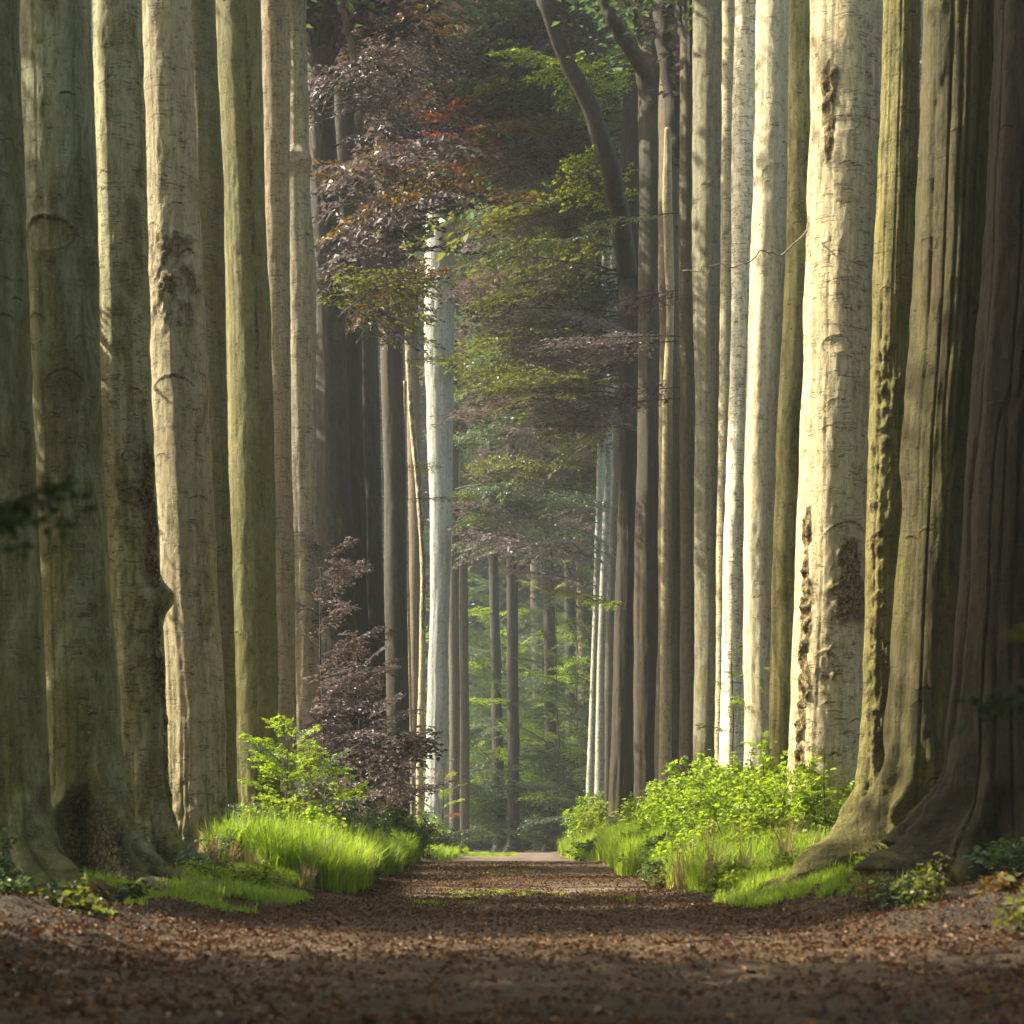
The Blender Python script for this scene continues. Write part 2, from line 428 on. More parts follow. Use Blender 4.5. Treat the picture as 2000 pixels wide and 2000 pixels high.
# ------------------------------------------------------------------ trunks
class Tree: pass
def trunk_mesh(cx, rad_z, rad_r, cen_z, cen_x, cy, zg, ztop, nth, nz, flare, roots, seed, knots, bump=1.0, flute=.05, scabs=(), dens_top=None, fh=.45, crease=.02):
    """surface of one trunk in world-relative coordinates (origin = base on ground)"""
    rng = np.random.default_rng(seed)
    H = ztop - zg
    vis = (dens_top - zg) if dens_top else H
    s = np.concatenate([np.linspace(-.35, 1.6, nz // 4, endpoint=False), np.linspace(1.6, vis, nz - nz // 4, endpoint=False), np.linspace(vis, H, max(3, nz // 25))])
    th = np.linspace(0, 2 * np.pi, nth, endpoint=False)
    S, T = np.meshgrid(s, th, indexing='ij')
    z = zg + S
    r0 = np.interp(z, rad_z, rad_r); x0 = np.interp(z, cen_z, cen_x)
    r0 = r0 * np.where(S > vis, 1 - .75 * (S - vis) / max(.1, H - vis), 1)
    cth, sth = np.cos(T), np.sin(T)
    Sp = np.maximum(S, 0)
    r = r0 * (1 + flare * np.exp(-Sp / fh))
    lob = np.zeros_like(r)
    for (a, w_, ln, hh) in roots:
        d = (T - a + np.pi) % (2 * np.pi) - np.pi
        wig = .12 * np.sin(S * 5 + a)
        lob += ln * np.exp(-((d + wig) / w_) ** 2) * np.exp(-Sp / hh)
    r = r + lob
    # fluting running up the trunk
    r = r * (1 + flute * fbm(cth * 1.7 + seed, sth * 1.7, S * .16, seed, 2) + flute * .9 * np.exp(-Sp / 1.6) * vnoise(cth * 3.2, sth * 3.2 + seed, S * .3, seed + 1) * 2)
    r = r + bump * .012 * fbm(cth * 4 * r0 * 2, sth * 4 * r0 * 2, S * 2.4, seed + 3, 3)
    r = r * (1 + .10 * np.exp(-Sp / .9) * fbm(cth * 6, sth * 6, S * 5, seed + 60, 4))
    scab = .22 * np.exp(-Sp / .7) * (1 + fbm(cth * 4, sth * 4, S * 4, seed + 70, 2))
    for (a, zk, sz, typ) in knots:
        d = ((T - a + np.pi) % (2 * np.pi) - np.pi) * r0; dz = (z - zk)
        q = np.sqrt((d / sz) ** 2 + (dz / (sz * .62)) ** 2)
        if typ == 'eye':
            r += .045 * sz * np.exp(-((q - 1) / .16) ** 2) - .05 * sz * np.exp(-(q / .6) ** 2)
            scab += .35 * np.exp(-((q - .9) / .15) ** 2) + .3 * np.exp(-(q / .35) ** 2)
        elif typ == 'brow':
            e = dz - (-.45 * (d / sz) ** 2) * sz * 1.1
            m = np.exp(-(e / (.018 + sz * .03)) ** 2) * (np.abs(d) < sz * 1.5) * np.exp(-(d / sz / 1.1) ** 4)
            r += .03 * sz * m; scab += .55 * m
        elif typ == 'hollow':
            m = np.exp(-(np.abs(d + .12 * np.sin(dz * 4)) / (sz * (.42 - .22 * np.clip(dz / sz, -1, 1)))) ** 4 - (np.abs(dz) / (sz * .95)) ** 4)
            r -= .62 * r0 * m; scab += 1.0 * np.exp(-((d / (sz * .4)) ** 2) - (dz / sz) ** 2)  # recess also darkened through the scab colour, painting in its shade
        elif typ == 'burl':
            r += .75 * sz * np.exp(-q ** 2 * 1.0) * (1 - .6 * np.exp(-((q) / .35) ** 2))
    for (a, z0, z1, w_, st, dep) in scabs:
        d = ((T - a + np.pi) % (2 * np.pi) - np.pi) * r0
        wig = .3 * w_ * fbm(0, 5 + z * 0, z * 1.3, seed + 9, 3)
        m = np.exp(-((d + wig) / (w_ * (1 + .5 * vnoise(z * 2.5, 1, 1, seed + 4)))) ** 4) * sstep(z0 - .25, z0 + .2, z) * (1 - sstep(z1 - .2, z1 + .25, z))
        nn = fbm(cth * r0 * 9, sth * r0 * 9, z * 6, seed + 20, 3)
        scab += st * m * (.7 + .5 * nn)
        r += m * dep * (nn * .9 + .2)
    cr = np.exp(-(vnoise(cth * 3.6 + seed, sth * 3.6, S * .10 + .3 * vnoise(0, seed, S * .6, 3), seed + 81) / .10) ** 2)
    r = r - cr * r0 * (crease + .14 * np.exp(-Sp / 1.1)); scab_cr = cr * (.25 * np.exp(-Sp / 1.5))
    lobn = 1 + .25 * fbm(cth * 3, sth * 3, S * 3, seed + 40, 2) * np.exp(-Sp / .8)
    r = r * lobn
    x = x0 + r * cth; y = r * sth
    scab = scab + scab_cr
    S = S + (gz(x, y + cy) - zg) * np.exp(-Sp / .45)
    cx0 = float(np.interp(zg, cen_z, cen_x))
    V = np.stack([(x - cx0).ravel(), y.ravel(), S.ravel()], 1)
    m_, n_ = S.shape
    i = np.arange(m_ * n_).reshape(m_, n_); j = np.roll(i, -1, axis=1)
    Q = np.stack([i[:-1].ravel(), j[:-1].ravel(), j[1:].ravel(), i[1:].ravel()], 1)
    low = np.exp(-Sp / 1.3)
    return V, Q, {'scab': ('POINT', np.clip(scab, 0, 1).ravel()), 'low': ('POINT', low.ravel())}, cx0

TREES = {}
def rad0(z, s): return vnoise(z * .35, s * 1.7, 0, s) + .5 * vnoise(z * .9, s * 1.7, 0, s + 1)
def tree(key, Y, rows, color, moss, label, group=None, ztop=None, flare=.5, roots=None, knots=(), scabs=(), nth=None, seed=None,
         flute=.05, bump=1.0, name='beech_tree', cat='tree', mat=None, crown=True, ground_z=None, fh=.45):
    rows = sorted(rows)     # (py, xl, xr) top to bottom
    seed = seed if seed is not None else (sum(ord(c) * (i + 3) for i, c in enumerate(key)) % 9973)
    rng = random.Random(seed)
    zs, cs, rs = [], [], []
    for py, xl, xr in rows[::-1]:
        p = at((xl + xr) / 2, py, Y); zs.append(p.z); cs.append(p.x); rs.append((xr - xl) / 2000 / F * Y / 2)
    zvis = at(0, 0, Y).z
    cx = cs[0]; zg = ground_z if ground_z is not None else gzf(cx, Y)
    zt = ztop if ztop else max(27, min(zvis + 3, 48))
    # fine relation so outline is smooth
    zz = np.linspace(zg - 1, zt + 1, 60)
    def smooth(v):
        a = np.interp(zz, zs, v); k = np.ones(7) / 7
        return np.convolve(np.pad(a, 3, mode='edge'), k, 'valid')
    cen = smooth(cs) + rad0(zz, seed) * .07 * max(rs); rad = smooth(rs)
    px_w = (rows[-1][2] - rows[-1][1]) / 2
    if nth is None: nth = int(min(220, max(20, px_w * 2.2)))
    hpx = min(1700, 1700)
    nzv = int(min(560, max(50, 560 * (30 / Y) ** .8)))
    if roots is None:
        roots = [(rng.uniform(0, 6.28), rng.uniform(.25, .45), rng.uniform(.15, .45) * rad[0] * 2, rng.uniform(.25, .5)) for _ in range(5)]
    kk = list(knots)
    for _ in range(int(15 if Y < 70 else 5)):
        kk.append((rng.uniform(math.pi * 1.02, math.pi * 1.98), rng.uniform(1.5, min(zvis, zt)), rad[5] * rng.uniform(.12, .40), rng.choice(['eye', 'brow', 'brow', 'brow'])))
    V, Q, at_, cx0 = trunk_mesh(cx, zz, rad, zz, cen, Y, zg, zt, nth, nzv, flare, roots, seed, kk, bump, flute, scabs, dens_top=min(zvis * 1.03, zt - .5) if zt > zvis else None, fh=fh, crease=.075 if mat is M_BARK2 else .022)
    root = bpy.data.objects.new(name, None); COL.objects.link(root); root.location = (cx0, Y, zg); root.empty_display_size = .5
    tag(root, label, cat, group)
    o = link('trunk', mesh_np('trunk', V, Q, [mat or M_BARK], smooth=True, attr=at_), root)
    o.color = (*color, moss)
    t = Tree(); t.root = root; t.Y = Y; t.zg = zg; t.zt = zt; t.cen = lambda z: float(np.interp(z, zz, cen)); t.rad = lambda z: float(np.interp(z, zz, rad))
    t.rng = rng; t.trunk = o; TREES[key] = t
    return t

GREY = (.30, .27, .20); BEIGE = (.36, .32, .24); OLV = (.19, .175, .075); BRN = (.20, .165, .115); PALE = (.50, .47, .39); DARK = (.10, .085, .06); COOL = (.34, .35, .33)
RG = 'beech trunks lining the left of the path'; RR = 'beech trunks lining the right of the path'
PI = math.pi
# ---- left row, nearest first.  root = (angle, angular width, length, height of decay)
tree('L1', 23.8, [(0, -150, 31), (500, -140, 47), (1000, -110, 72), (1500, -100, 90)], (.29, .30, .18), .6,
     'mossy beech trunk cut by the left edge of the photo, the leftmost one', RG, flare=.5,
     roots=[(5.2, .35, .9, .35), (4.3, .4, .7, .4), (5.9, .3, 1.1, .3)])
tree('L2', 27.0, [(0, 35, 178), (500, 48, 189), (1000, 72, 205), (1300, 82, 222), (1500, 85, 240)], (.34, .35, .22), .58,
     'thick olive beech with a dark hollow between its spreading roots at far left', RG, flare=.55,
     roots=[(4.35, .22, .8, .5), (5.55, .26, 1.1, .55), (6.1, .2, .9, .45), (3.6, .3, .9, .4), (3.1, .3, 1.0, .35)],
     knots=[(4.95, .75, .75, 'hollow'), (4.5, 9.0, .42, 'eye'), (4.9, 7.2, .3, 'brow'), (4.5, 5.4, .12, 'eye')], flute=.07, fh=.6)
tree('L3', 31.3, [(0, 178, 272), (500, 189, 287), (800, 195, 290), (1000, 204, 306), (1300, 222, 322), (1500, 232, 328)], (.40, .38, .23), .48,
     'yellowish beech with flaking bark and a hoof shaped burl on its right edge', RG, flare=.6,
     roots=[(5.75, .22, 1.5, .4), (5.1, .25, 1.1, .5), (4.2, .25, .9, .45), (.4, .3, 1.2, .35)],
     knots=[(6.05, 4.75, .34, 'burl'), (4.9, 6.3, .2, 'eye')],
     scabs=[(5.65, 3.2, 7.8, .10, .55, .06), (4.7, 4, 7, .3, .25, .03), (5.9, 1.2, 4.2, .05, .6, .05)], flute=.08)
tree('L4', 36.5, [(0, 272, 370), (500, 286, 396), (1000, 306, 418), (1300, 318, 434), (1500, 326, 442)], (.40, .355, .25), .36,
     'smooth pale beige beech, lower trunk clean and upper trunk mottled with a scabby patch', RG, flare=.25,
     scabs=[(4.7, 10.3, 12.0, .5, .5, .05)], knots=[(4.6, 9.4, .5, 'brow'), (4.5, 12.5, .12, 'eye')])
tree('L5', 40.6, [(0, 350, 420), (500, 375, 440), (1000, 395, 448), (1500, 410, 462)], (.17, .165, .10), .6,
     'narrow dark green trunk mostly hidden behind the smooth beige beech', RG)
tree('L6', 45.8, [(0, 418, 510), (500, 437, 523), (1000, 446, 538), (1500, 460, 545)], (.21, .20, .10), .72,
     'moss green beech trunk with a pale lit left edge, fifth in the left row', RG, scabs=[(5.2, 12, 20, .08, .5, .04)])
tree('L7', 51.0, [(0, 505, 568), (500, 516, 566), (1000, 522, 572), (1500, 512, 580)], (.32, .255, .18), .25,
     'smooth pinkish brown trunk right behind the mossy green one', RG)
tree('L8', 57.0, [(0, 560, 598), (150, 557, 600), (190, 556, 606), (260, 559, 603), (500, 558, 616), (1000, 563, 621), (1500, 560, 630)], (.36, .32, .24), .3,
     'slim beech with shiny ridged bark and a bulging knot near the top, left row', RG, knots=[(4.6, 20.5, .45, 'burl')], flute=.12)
tree('L9', 67.0, [(0, 590, 645), (500, 606, 664), (1000, 618, 690), (1500, 622, 702)], (.055, .052, .042), .3,  # dark trunks from here: bark colours darkened to stand in for shade
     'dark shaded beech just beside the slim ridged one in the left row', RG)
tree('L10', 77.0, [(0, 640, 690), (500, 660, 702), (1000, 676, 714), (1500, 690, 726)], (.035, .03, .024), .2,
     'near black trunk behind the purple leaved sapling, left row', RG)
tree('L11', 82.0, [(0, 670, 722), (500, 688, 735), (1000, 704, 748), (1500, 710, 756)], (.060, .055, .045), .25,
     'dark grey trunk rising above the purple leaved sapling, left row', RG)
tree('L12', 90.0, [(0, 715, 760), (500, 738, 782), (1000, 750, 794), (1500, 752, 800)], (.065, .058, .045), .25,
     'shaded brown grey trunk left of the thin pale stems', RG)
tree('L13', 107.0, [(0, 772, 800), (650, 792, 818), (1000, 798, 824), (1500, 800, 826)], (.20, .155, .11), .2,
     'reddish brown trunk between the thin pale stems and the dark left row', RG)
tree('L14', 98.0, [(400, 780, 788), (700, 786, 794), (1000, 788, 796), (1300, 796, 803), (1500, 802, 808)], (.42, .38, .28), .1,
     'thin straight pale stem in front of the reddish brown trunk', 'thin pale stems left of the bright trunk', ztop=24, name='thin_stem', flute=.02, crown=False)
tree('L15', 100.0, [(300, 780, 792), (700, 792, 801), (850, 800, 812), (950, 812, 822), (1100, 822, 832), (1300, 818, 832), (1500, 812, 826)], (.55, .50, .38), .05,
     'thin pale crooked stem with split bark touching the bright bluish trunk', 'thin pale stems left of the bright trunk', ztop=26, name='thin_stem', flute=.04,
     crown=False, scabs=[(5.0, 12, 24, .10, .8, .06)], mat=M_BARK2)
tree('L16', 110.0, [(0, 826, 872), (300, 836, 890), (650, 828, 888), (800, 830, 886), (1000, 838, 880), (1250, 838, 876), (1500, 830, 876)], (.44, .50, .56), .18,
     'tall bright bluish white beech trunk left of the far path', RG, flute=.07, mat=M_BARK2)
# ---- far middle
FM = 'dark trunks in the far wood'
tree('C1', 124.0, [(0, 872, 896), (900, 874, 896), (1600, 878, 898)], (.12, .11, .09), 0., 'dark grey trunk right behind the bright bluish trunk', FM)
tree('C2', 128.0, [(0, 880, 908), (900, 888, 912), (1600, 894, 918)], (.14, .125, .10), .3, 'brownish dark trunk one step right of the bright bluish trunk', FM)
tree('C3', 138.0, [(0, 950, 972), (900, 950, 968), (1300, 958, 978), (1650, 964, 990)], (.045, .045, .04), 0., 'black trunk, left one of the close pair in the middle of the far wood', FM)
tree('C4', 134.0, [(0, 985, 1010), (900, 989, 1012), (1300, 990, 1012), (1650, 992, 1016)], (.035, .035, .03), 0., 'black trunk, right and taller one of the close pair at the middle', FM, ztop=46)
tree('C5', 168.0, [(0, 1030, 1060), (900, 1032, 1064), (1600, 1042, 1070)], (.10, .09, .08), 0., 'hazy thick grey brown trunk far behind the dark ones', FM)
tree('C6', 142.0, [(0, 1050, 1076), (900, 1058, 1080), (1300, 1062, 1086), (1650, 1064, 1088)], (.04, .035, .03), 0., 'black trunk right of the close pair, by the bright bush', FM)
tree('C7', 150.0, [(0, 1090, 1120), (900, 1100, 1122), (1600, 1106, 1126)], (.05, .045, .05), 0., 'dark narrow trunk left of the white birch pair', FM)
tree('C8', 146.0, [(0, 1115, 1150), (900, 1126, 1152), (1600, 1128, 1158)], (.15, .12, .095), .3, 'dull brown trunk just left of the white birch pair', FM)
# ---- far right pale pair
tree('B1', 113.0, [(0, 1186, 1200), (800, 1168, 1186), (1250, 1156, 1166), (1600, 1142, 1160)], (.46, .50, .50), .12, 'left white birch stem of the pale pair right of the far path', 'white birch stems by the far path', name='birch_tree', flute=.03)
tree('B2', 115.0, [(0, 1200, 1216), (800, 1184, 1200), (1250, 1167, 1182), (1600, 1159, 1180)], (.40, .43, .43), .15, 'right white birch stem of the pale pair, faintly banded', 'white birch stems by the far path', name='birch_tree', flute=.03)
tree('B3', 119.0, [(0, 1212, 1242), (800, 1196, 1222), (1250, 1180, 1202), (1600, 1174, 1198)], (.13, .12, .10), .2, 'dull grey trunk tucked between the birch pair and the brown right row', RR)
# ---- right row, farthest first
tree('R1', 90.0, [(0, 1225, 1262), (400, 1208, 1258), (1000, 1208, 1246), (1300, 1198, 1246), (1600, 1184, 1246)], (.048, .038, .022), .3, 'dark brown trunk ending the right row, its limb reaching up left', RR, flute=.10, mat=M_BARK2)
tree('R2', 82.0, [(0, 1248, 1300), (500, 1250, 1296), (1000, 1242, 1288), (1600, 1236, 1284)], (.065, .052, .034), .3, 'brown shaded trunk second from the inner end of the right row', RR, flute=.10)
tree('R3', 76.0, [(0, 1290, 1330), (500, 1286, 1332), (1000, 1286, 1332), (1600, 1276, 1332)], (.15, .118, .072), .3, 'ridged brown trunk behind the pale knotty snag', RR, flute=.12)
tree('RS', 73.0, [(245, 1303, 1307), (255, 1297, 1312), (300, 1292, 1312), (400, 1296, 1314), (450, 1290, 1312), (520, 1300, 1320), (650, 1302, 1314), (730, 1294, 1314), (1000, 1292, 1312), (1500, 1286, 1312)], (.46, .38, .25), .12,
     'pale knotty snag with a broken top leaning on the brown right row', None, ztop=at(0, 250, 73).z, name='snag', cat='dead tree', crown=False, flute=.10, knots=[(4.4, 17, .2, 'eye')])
tree('R4', 68.6, [(0, 1330, 1368), (500, 1326, 1358), (1000, 1328, 1360), (1600, 1326, 1362)], (.12, .098, .065), .35, 'narrow shaded trunk just left of the broad grey one, right row', RR, flute=.08)
tree('R5', 60.6, [(0, 1352, 1420), (500, 1352, 1420), (800, 1358, 1412), (1000, 1355, 1414), (1500, 1354, 1408)], (.24, .235, .18), .36, 'broad grey green trunk left of the brightest white trunk', RR, flute=.08, knots=[(4.5, 21, .5, 'brow'), (4.7, 18.4, .3, 'eye')])
tree('R5b', 57.0, [(0, 1410, 1440), (500, 1408, 1436), (1000, 1400, 1424), (1500, 1396, 1414)], (.55, .50, .38), .15, 'thin strip of beige trunk showing left of the brightest white trunk', RR)
tree('R6', 52.0, [(0, 1436, 1482), (300, 1428, 1476), (500, 1430, 1466), (700, 1426, 1462), (1000, 1416, 1456), (1300, 1410, 1452), (1500, 1405, 1455)], (.92, .89, .80), .0, 'brightest sunlit white beech trunk in the right row', RR, flute=.05, knots=[(4.3, 18.0, .28, 'eye'), (4.6, 12, .1, 'eye')])  # bark lightened to put more sunlight into the colour, next trunk too
tree('R7', 48.6, [(0, 1478, 1547), (500, 1464, 1537), (1000, 1452, 1514), (1500, 1452, 1512)], (.64, .59, .47), .14, 'beige grey beech right beside the brightest white trunk', RR, flute=.06, knots=[(4.9, 17.2, .4, 'eye')])
tree('R8', 44.0, [(0, 1546, 1588), (500, 1536, 1578), (1000, 1512, 1556), (1500, 1502, 1552)], (.42, .38, .19), .52, 'yellow green mossy trunk pressed against the largest pale beech', RR, flute=.13)
tree('R9', 37.6, [(0, 1584, 1731), (500, 1576, 1706), (800, 1562, 1698), (1000, 1552, 1694), (1200, 1546, 1690), (1450, 1542, 1680)], (.60, .53, .38), .15,  # sunlight strengthened through a lighter bark colour
     'largest pale beech with torn bark down its sunny left side and a dark scab', RR, flare=.2,
     scabs=[(3.75, 1.5, 7.2, .13, .9, .10), (5.05, 5.1, 6.6, .34, .95, .08), (4.5, 3.9, 4.7, .25, .45, .04), (4.05, 13.6, 15.5, .14, .85, .08)],
     knots=[(4.55, 14.3, .28, 'eye'), (4.5, 10.2, .3, 'eye'), (4.6, 9.2, .22, 'brow'), (4.4, 8.7, .18, 'brow'), (5.0, 6.9, .5, 'brow')], flute=.05)
tree('R10', 32.2, [(0, 1730, 1803), (500, 1706, 1788), (1000, 1694, 1766), (1400, 1684, 1764), (1550, 1676, 1770)], (.27, .24, .10), .55,
     'rough mossy trunk with a sunlit left edge and a long root sweeping left', RR, flare=.6, fh=.75,
     roots=[(3.35, .38, 1.35, .50), (4.15, .22, .9, .5), (5.0, .25, .5, .4)], flute=.09, bump=1.2, scabs=[(4.2, 1, 9, .2, .3, .05)], mat=M_BARK2)
tree('R11', 28.4, [(0, 1802, 1958), (500, 1787, 1928), (1000, 1756, 1892), (1400, 1742, 1872), (1550, 1738, 1876)], (.10, .085, .036), .42,  # bark darkened in place of shade on this trunk
     'dark striped beech near the right edge on thick spreading roots', RR, flare=.65, fh=.8,
     roots=[(3.4, .34, 1.5, .60), (4.1, .20, 1.1, .6), (4.75, .2, .7, .5), (5.6, .3, .6, .4)], flute=.12, bump=1.2, mat=M_BARK2)
tree('R12', 24.4, [(0, 1948, 2110), (500, 1926, 2090), (1000, 1890, 2060), (1500, 1870, 2060)], (.035, .027, .012), .12,  # near-black bark colour stands in for shade
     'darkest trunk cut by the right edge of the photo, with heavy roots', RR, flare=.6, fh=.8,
     roots=[(3.4, .34, 1.5, .65), (4.1, .20, 1.2, .6), (4.75, .22, .8, .5)], flute=.10, bump=1.2, mat=M_BARK2)

# long surface roots leaving the nearest trunks
def root_part(key, pts, r0, seed):
    t = TREES[key]; n = 46; rng = np.random.default_rng(seed)
    u = np.linspace(0, len(pts) - 1, n); P = np.array(pts, float)
    x = np.interp(u, np.arange(len(P)), P[:, 0]); y = np.interp(u, np.arange(len(P)), P[:, 1]); e = np.interp(u, np.arange(len(P)), P[:, 2])
    for _ in range(6):
        for a in (x, y, e): a[1:-1] = (a[:-2] + a[1:-1] * 2 + a[2:]) / 4
    w_ = np.linspace(0, 1, n)
    x = x + .10 * vnoise(w_ * 6, seed, 0, 1) * w_; y = y + .2 * vnoise(w_ * 6, seed, 5, 2) * w_
    z = gz(x, y) + e
    r = r0 * (1 - .72 * w_) * (1 + .22 * vnoise(w_ * 14, seed, 9, 3)) + .015
    k = 22; V, Q = tube(np.stack([x, y, z], 1), r, k)
    V = V + (fbm(V[:, 0:1] * 7, V[:, 1:2] * 7, V[:, 2:3] * 7, seed, 3) * np.array([[1, 1, 1.]]) * .06 * r0 * 2)
    o = link('root', mesh_np('root', V - np.array([tuple(t.root.location)]), Q, [M_BARK2], smooth=True, attr={'scab': ('POINT', np.full(len(V), .12)), 'low': ('POINT', np.full(len(V), .8))}), t.root)
    o.color = t.trunk.color
root_part('R10', [(5.0, 31.4, -.02), (4.6, 31.0, .04), (4.2, 30.6, .03), (3.6, 30.0, -.12)], .13, 1)
root_part('L1', [(-4.9, 23.2, .02), (-4.6, 22.3, .04), (-4.3, 21.4, .03), (-3.9, 20.6, -.12)], .14, 7)
root_part('L2', [(-4.9, 26.2, .02), (-4.6, 25.5, .05), (-4.2, 24.6, .03), (-3.8, 24.0, -.12)], .15, 8)
root_part('L3', [(-4.2, 30.8, .02), (-3.9, 30.1, .04), (-3.6, 29.4, .02), (-3.3, 28.9, -.12)], .13, 10)

# ------------------------------------------------------------------ side woods: trees behind both rows, and unseen trees added for shade
def wood_tree(x, y, h, mat, label, group, seed, crown_z=.76, sc=1.0):
    rng = random.Random(seed)
    zg = gzf(x, y); r = rng.uniform(.25, .42)
    n = 14; s = np.linspace(-.3, h * .9, n)
    bend = rng.uniform(-.6, .6)
    pts = np.stack([bend * (s / h) ** 2, .4 * bend * (s / h), s], 1)
    V, Q = tube(pts, r * (1 - .65 * s / h) + .25 * r * np.exp(-np.maximum(s, 0) / .5), 18)
    root = bpy.data.objects.new('beech_tree', None); COL.objects.link(root); root.location = (x, y, zg)
    tag(root, label, 'tree', group)
    o = link('trunk', mesh_np('trunk', V, Q, [M_BARK], smooth=True), root); o.color = (*rng.choice([GREY, BRN, DARK]), .4)
    c = link('crown', CROWNS[seed % 3], root, (bend * .5, 0, h * crown_z), (0, 0, rng.uniform(0, 6)), (sc, sc, h / 24 * sc)); setmat(c, mat)
    return root
k = 0
lefts = []  # unseen left wood, its spacing and heights set to shade chosen trunks
for y in list(np.arange(-6, 8, 6.5)) + list(np.arange(70, 84, 5.5)) + list(np.arange(178, 205, 9)):
    for x in (-15, -22):
        lefts.append((x + random.Random(k).uniform(-1.5, 1.5), y + random.Random(k + 50).uniform(-2, 2))); k += 1
for i, (x, y) in enumerate(lefts):
    wood_tree(x, y, 38 if y > 66 else 27, [L_GREEN, L_OLIVE, L_COPPER][i % 3], 'shaded wood tree standing behind the left row of trunks', 'wood trees behind the left row', i, .50)
for i, (x, y) in enumerate([(-6.6, 8), (-6, 0), (-6, -8), (-6, -16), (6.9, 5), (6, -3), (6, -11), (6, -19), (-1, -27), (8, -30), (-9, -29), (3, -38), (-13, -22), (13, -20)]):
    wood_tree(x, y, 25, [L_GREEN, L_OLIVE][i % 2], 'shaded avenue beech standing nearer than the photo shows', 'avenue trees out of the photo', i + 60, .50)
for i, (x, y) in enumerate([(10.5, 8), (11.5, 15), (12.5, 21), (12.5, 28), (-11, 12), (5, -24), (-10.6, 22), (-10.8, 33), (-10.4, 51), (-13.8, 25), (-14.4, 31)]):  # unseen low trees, added to block sun and sky light
    wood_tree(x, y, 17, [L_GREEN, L_OLIVE][i % 2], 'unseen low leafy beech added beside the avenue to block light', 'unseen low trees added for shade', i + 80, .55, .62 if abs(x) < 11 else .85)
wood_tree(-14.5, 25.5, 36, L_GREEN, 'unseen tall leafy beech added beyond the left row to shade the rightmost trunks', 'wood trees behind the left row', 95, .66, .95)  # this tree and the next are unseen, added to shade the rightmost trunks
wood_tree(-19.5, 28.0, 38, L_OLIVE, 'unseen tall leafy beech added beyond the left row to shade the rightmost trunks', 'wood trees behind the left row', 96, .66, .95)
i = 0
for y in np.arange(14, 200, 8):
    for x in (14, 23):
        wood_tree(x + random.Random(i).uniform(-1.5, 1.5), y + random.Random(i + 9).uniform(-2, 2), 27, [L_GREEN, L_OLIVE, L_COPPER][i % 3],
                  'shaded wood tree standing behind the right row of trunks', 'wood trees behind the right row', i + 100, .5); i += 1

# ------------------------------------------------------------------ overhanging limbs, hung on the row trees
ORIG = {}
def limb(key, px, py, Y, mat, var=None, wide=1.0, flat=1.0, rise=None, short=False):
    """a leafy limb growing from tree `key`, its tip region at the given point"""
    t = TREES[key]; P = at(px, py, Y)
    rz = rise if rise is not None else t.rng.uniform(-.6, .8)
    z0 = min(P.z - rz, t.zt - .3)
    O = Vector((t.cen(z0), t.Y, z0))
    d = P - O; L = max(d.length, 1.0)
    pool = SHORT if short else LIMBS; base = 3.0 if short else 6.0
    me = pool[(t.rng.randrange(len(pool)) if var is None else var) % len(pool)]
    s = L / base
    yaw = math.atan2(d.y, d.x); pitch = -math.asin(max(-1, min(1, d.z / L)))
    sw = s if s > .8 else .8
    o = link('limb', me, t.root, O - t.root.location, (t.rng.uniform(-.5, .5), pitch, yaw), (s, max(sw, .9) * wide, max(.9, s) * flat))
    setmat(o, mat)
    return o

rg = random.Random(5)
MIXL = [L_COPPER] * 5 + [L_RUST] * 2 + [L_ROSE] * 4
MIXM = [L_SAGE] * 5 + [L_GREEN] * 2 + [L_ROSE] * 3 + [L_OLIVE] * 2
MIXR = [L_ROSE] * 4 + [L_OLIVE] * 3 + [L_RUST] * 1 + [L_COPPER] * 2 + [L_SAGE] * 2
# left cluster: dark copper foliage  x 640..900, y 0..700
for i in range(62):
    key = rg.choice(['L9', 'L10', 'L11', 'L12', 'L12']); t = TREES[key]
    py = rg.uniform(-40, 620); px = rg.uniform(690, 880) - max(0, py - 380) * .22
    m = rg.choice(MIXL) if py < 480 else rg.choice([L_SAGE, L_OLIVE, L_RUST, L_COPPER, L_COPPER])
    if py < 620 - abs(px - 860) * .0 - max(0, 760 - px) * 1.2: limb(key, px, py, t.Y - rg.uniform(0, 9), m, flat=1.3)
# right cluster: x 960..1330, y 0..850
for i in range(85):
    key = rg.choice(['R1', 'R1', 'B3']); t = TREES[key]
    py = rg.uniform(-40, 850); px = rg.uniform(930, 1180)
    limb(key, px, py, t.Y + rg.uniform(1, 8), rg.choice(MIXR if py > 250 else MIXR + [L_LIME, L_OLIVE]))
# middle depth
for i in range(250):
    key = rg.choice(['C1', 'C2', 'C3', 'C4', 'C6', 'C8', 'B2']); t = TREES[key]
    py = rg.uniform(0, 1080); px = rg.uniform(850, 1170)
    limb(key, px, py, t.Y + rg.uniform(-6, 3), rg.choice(MIXM), wide=1.3, flat=1.8)
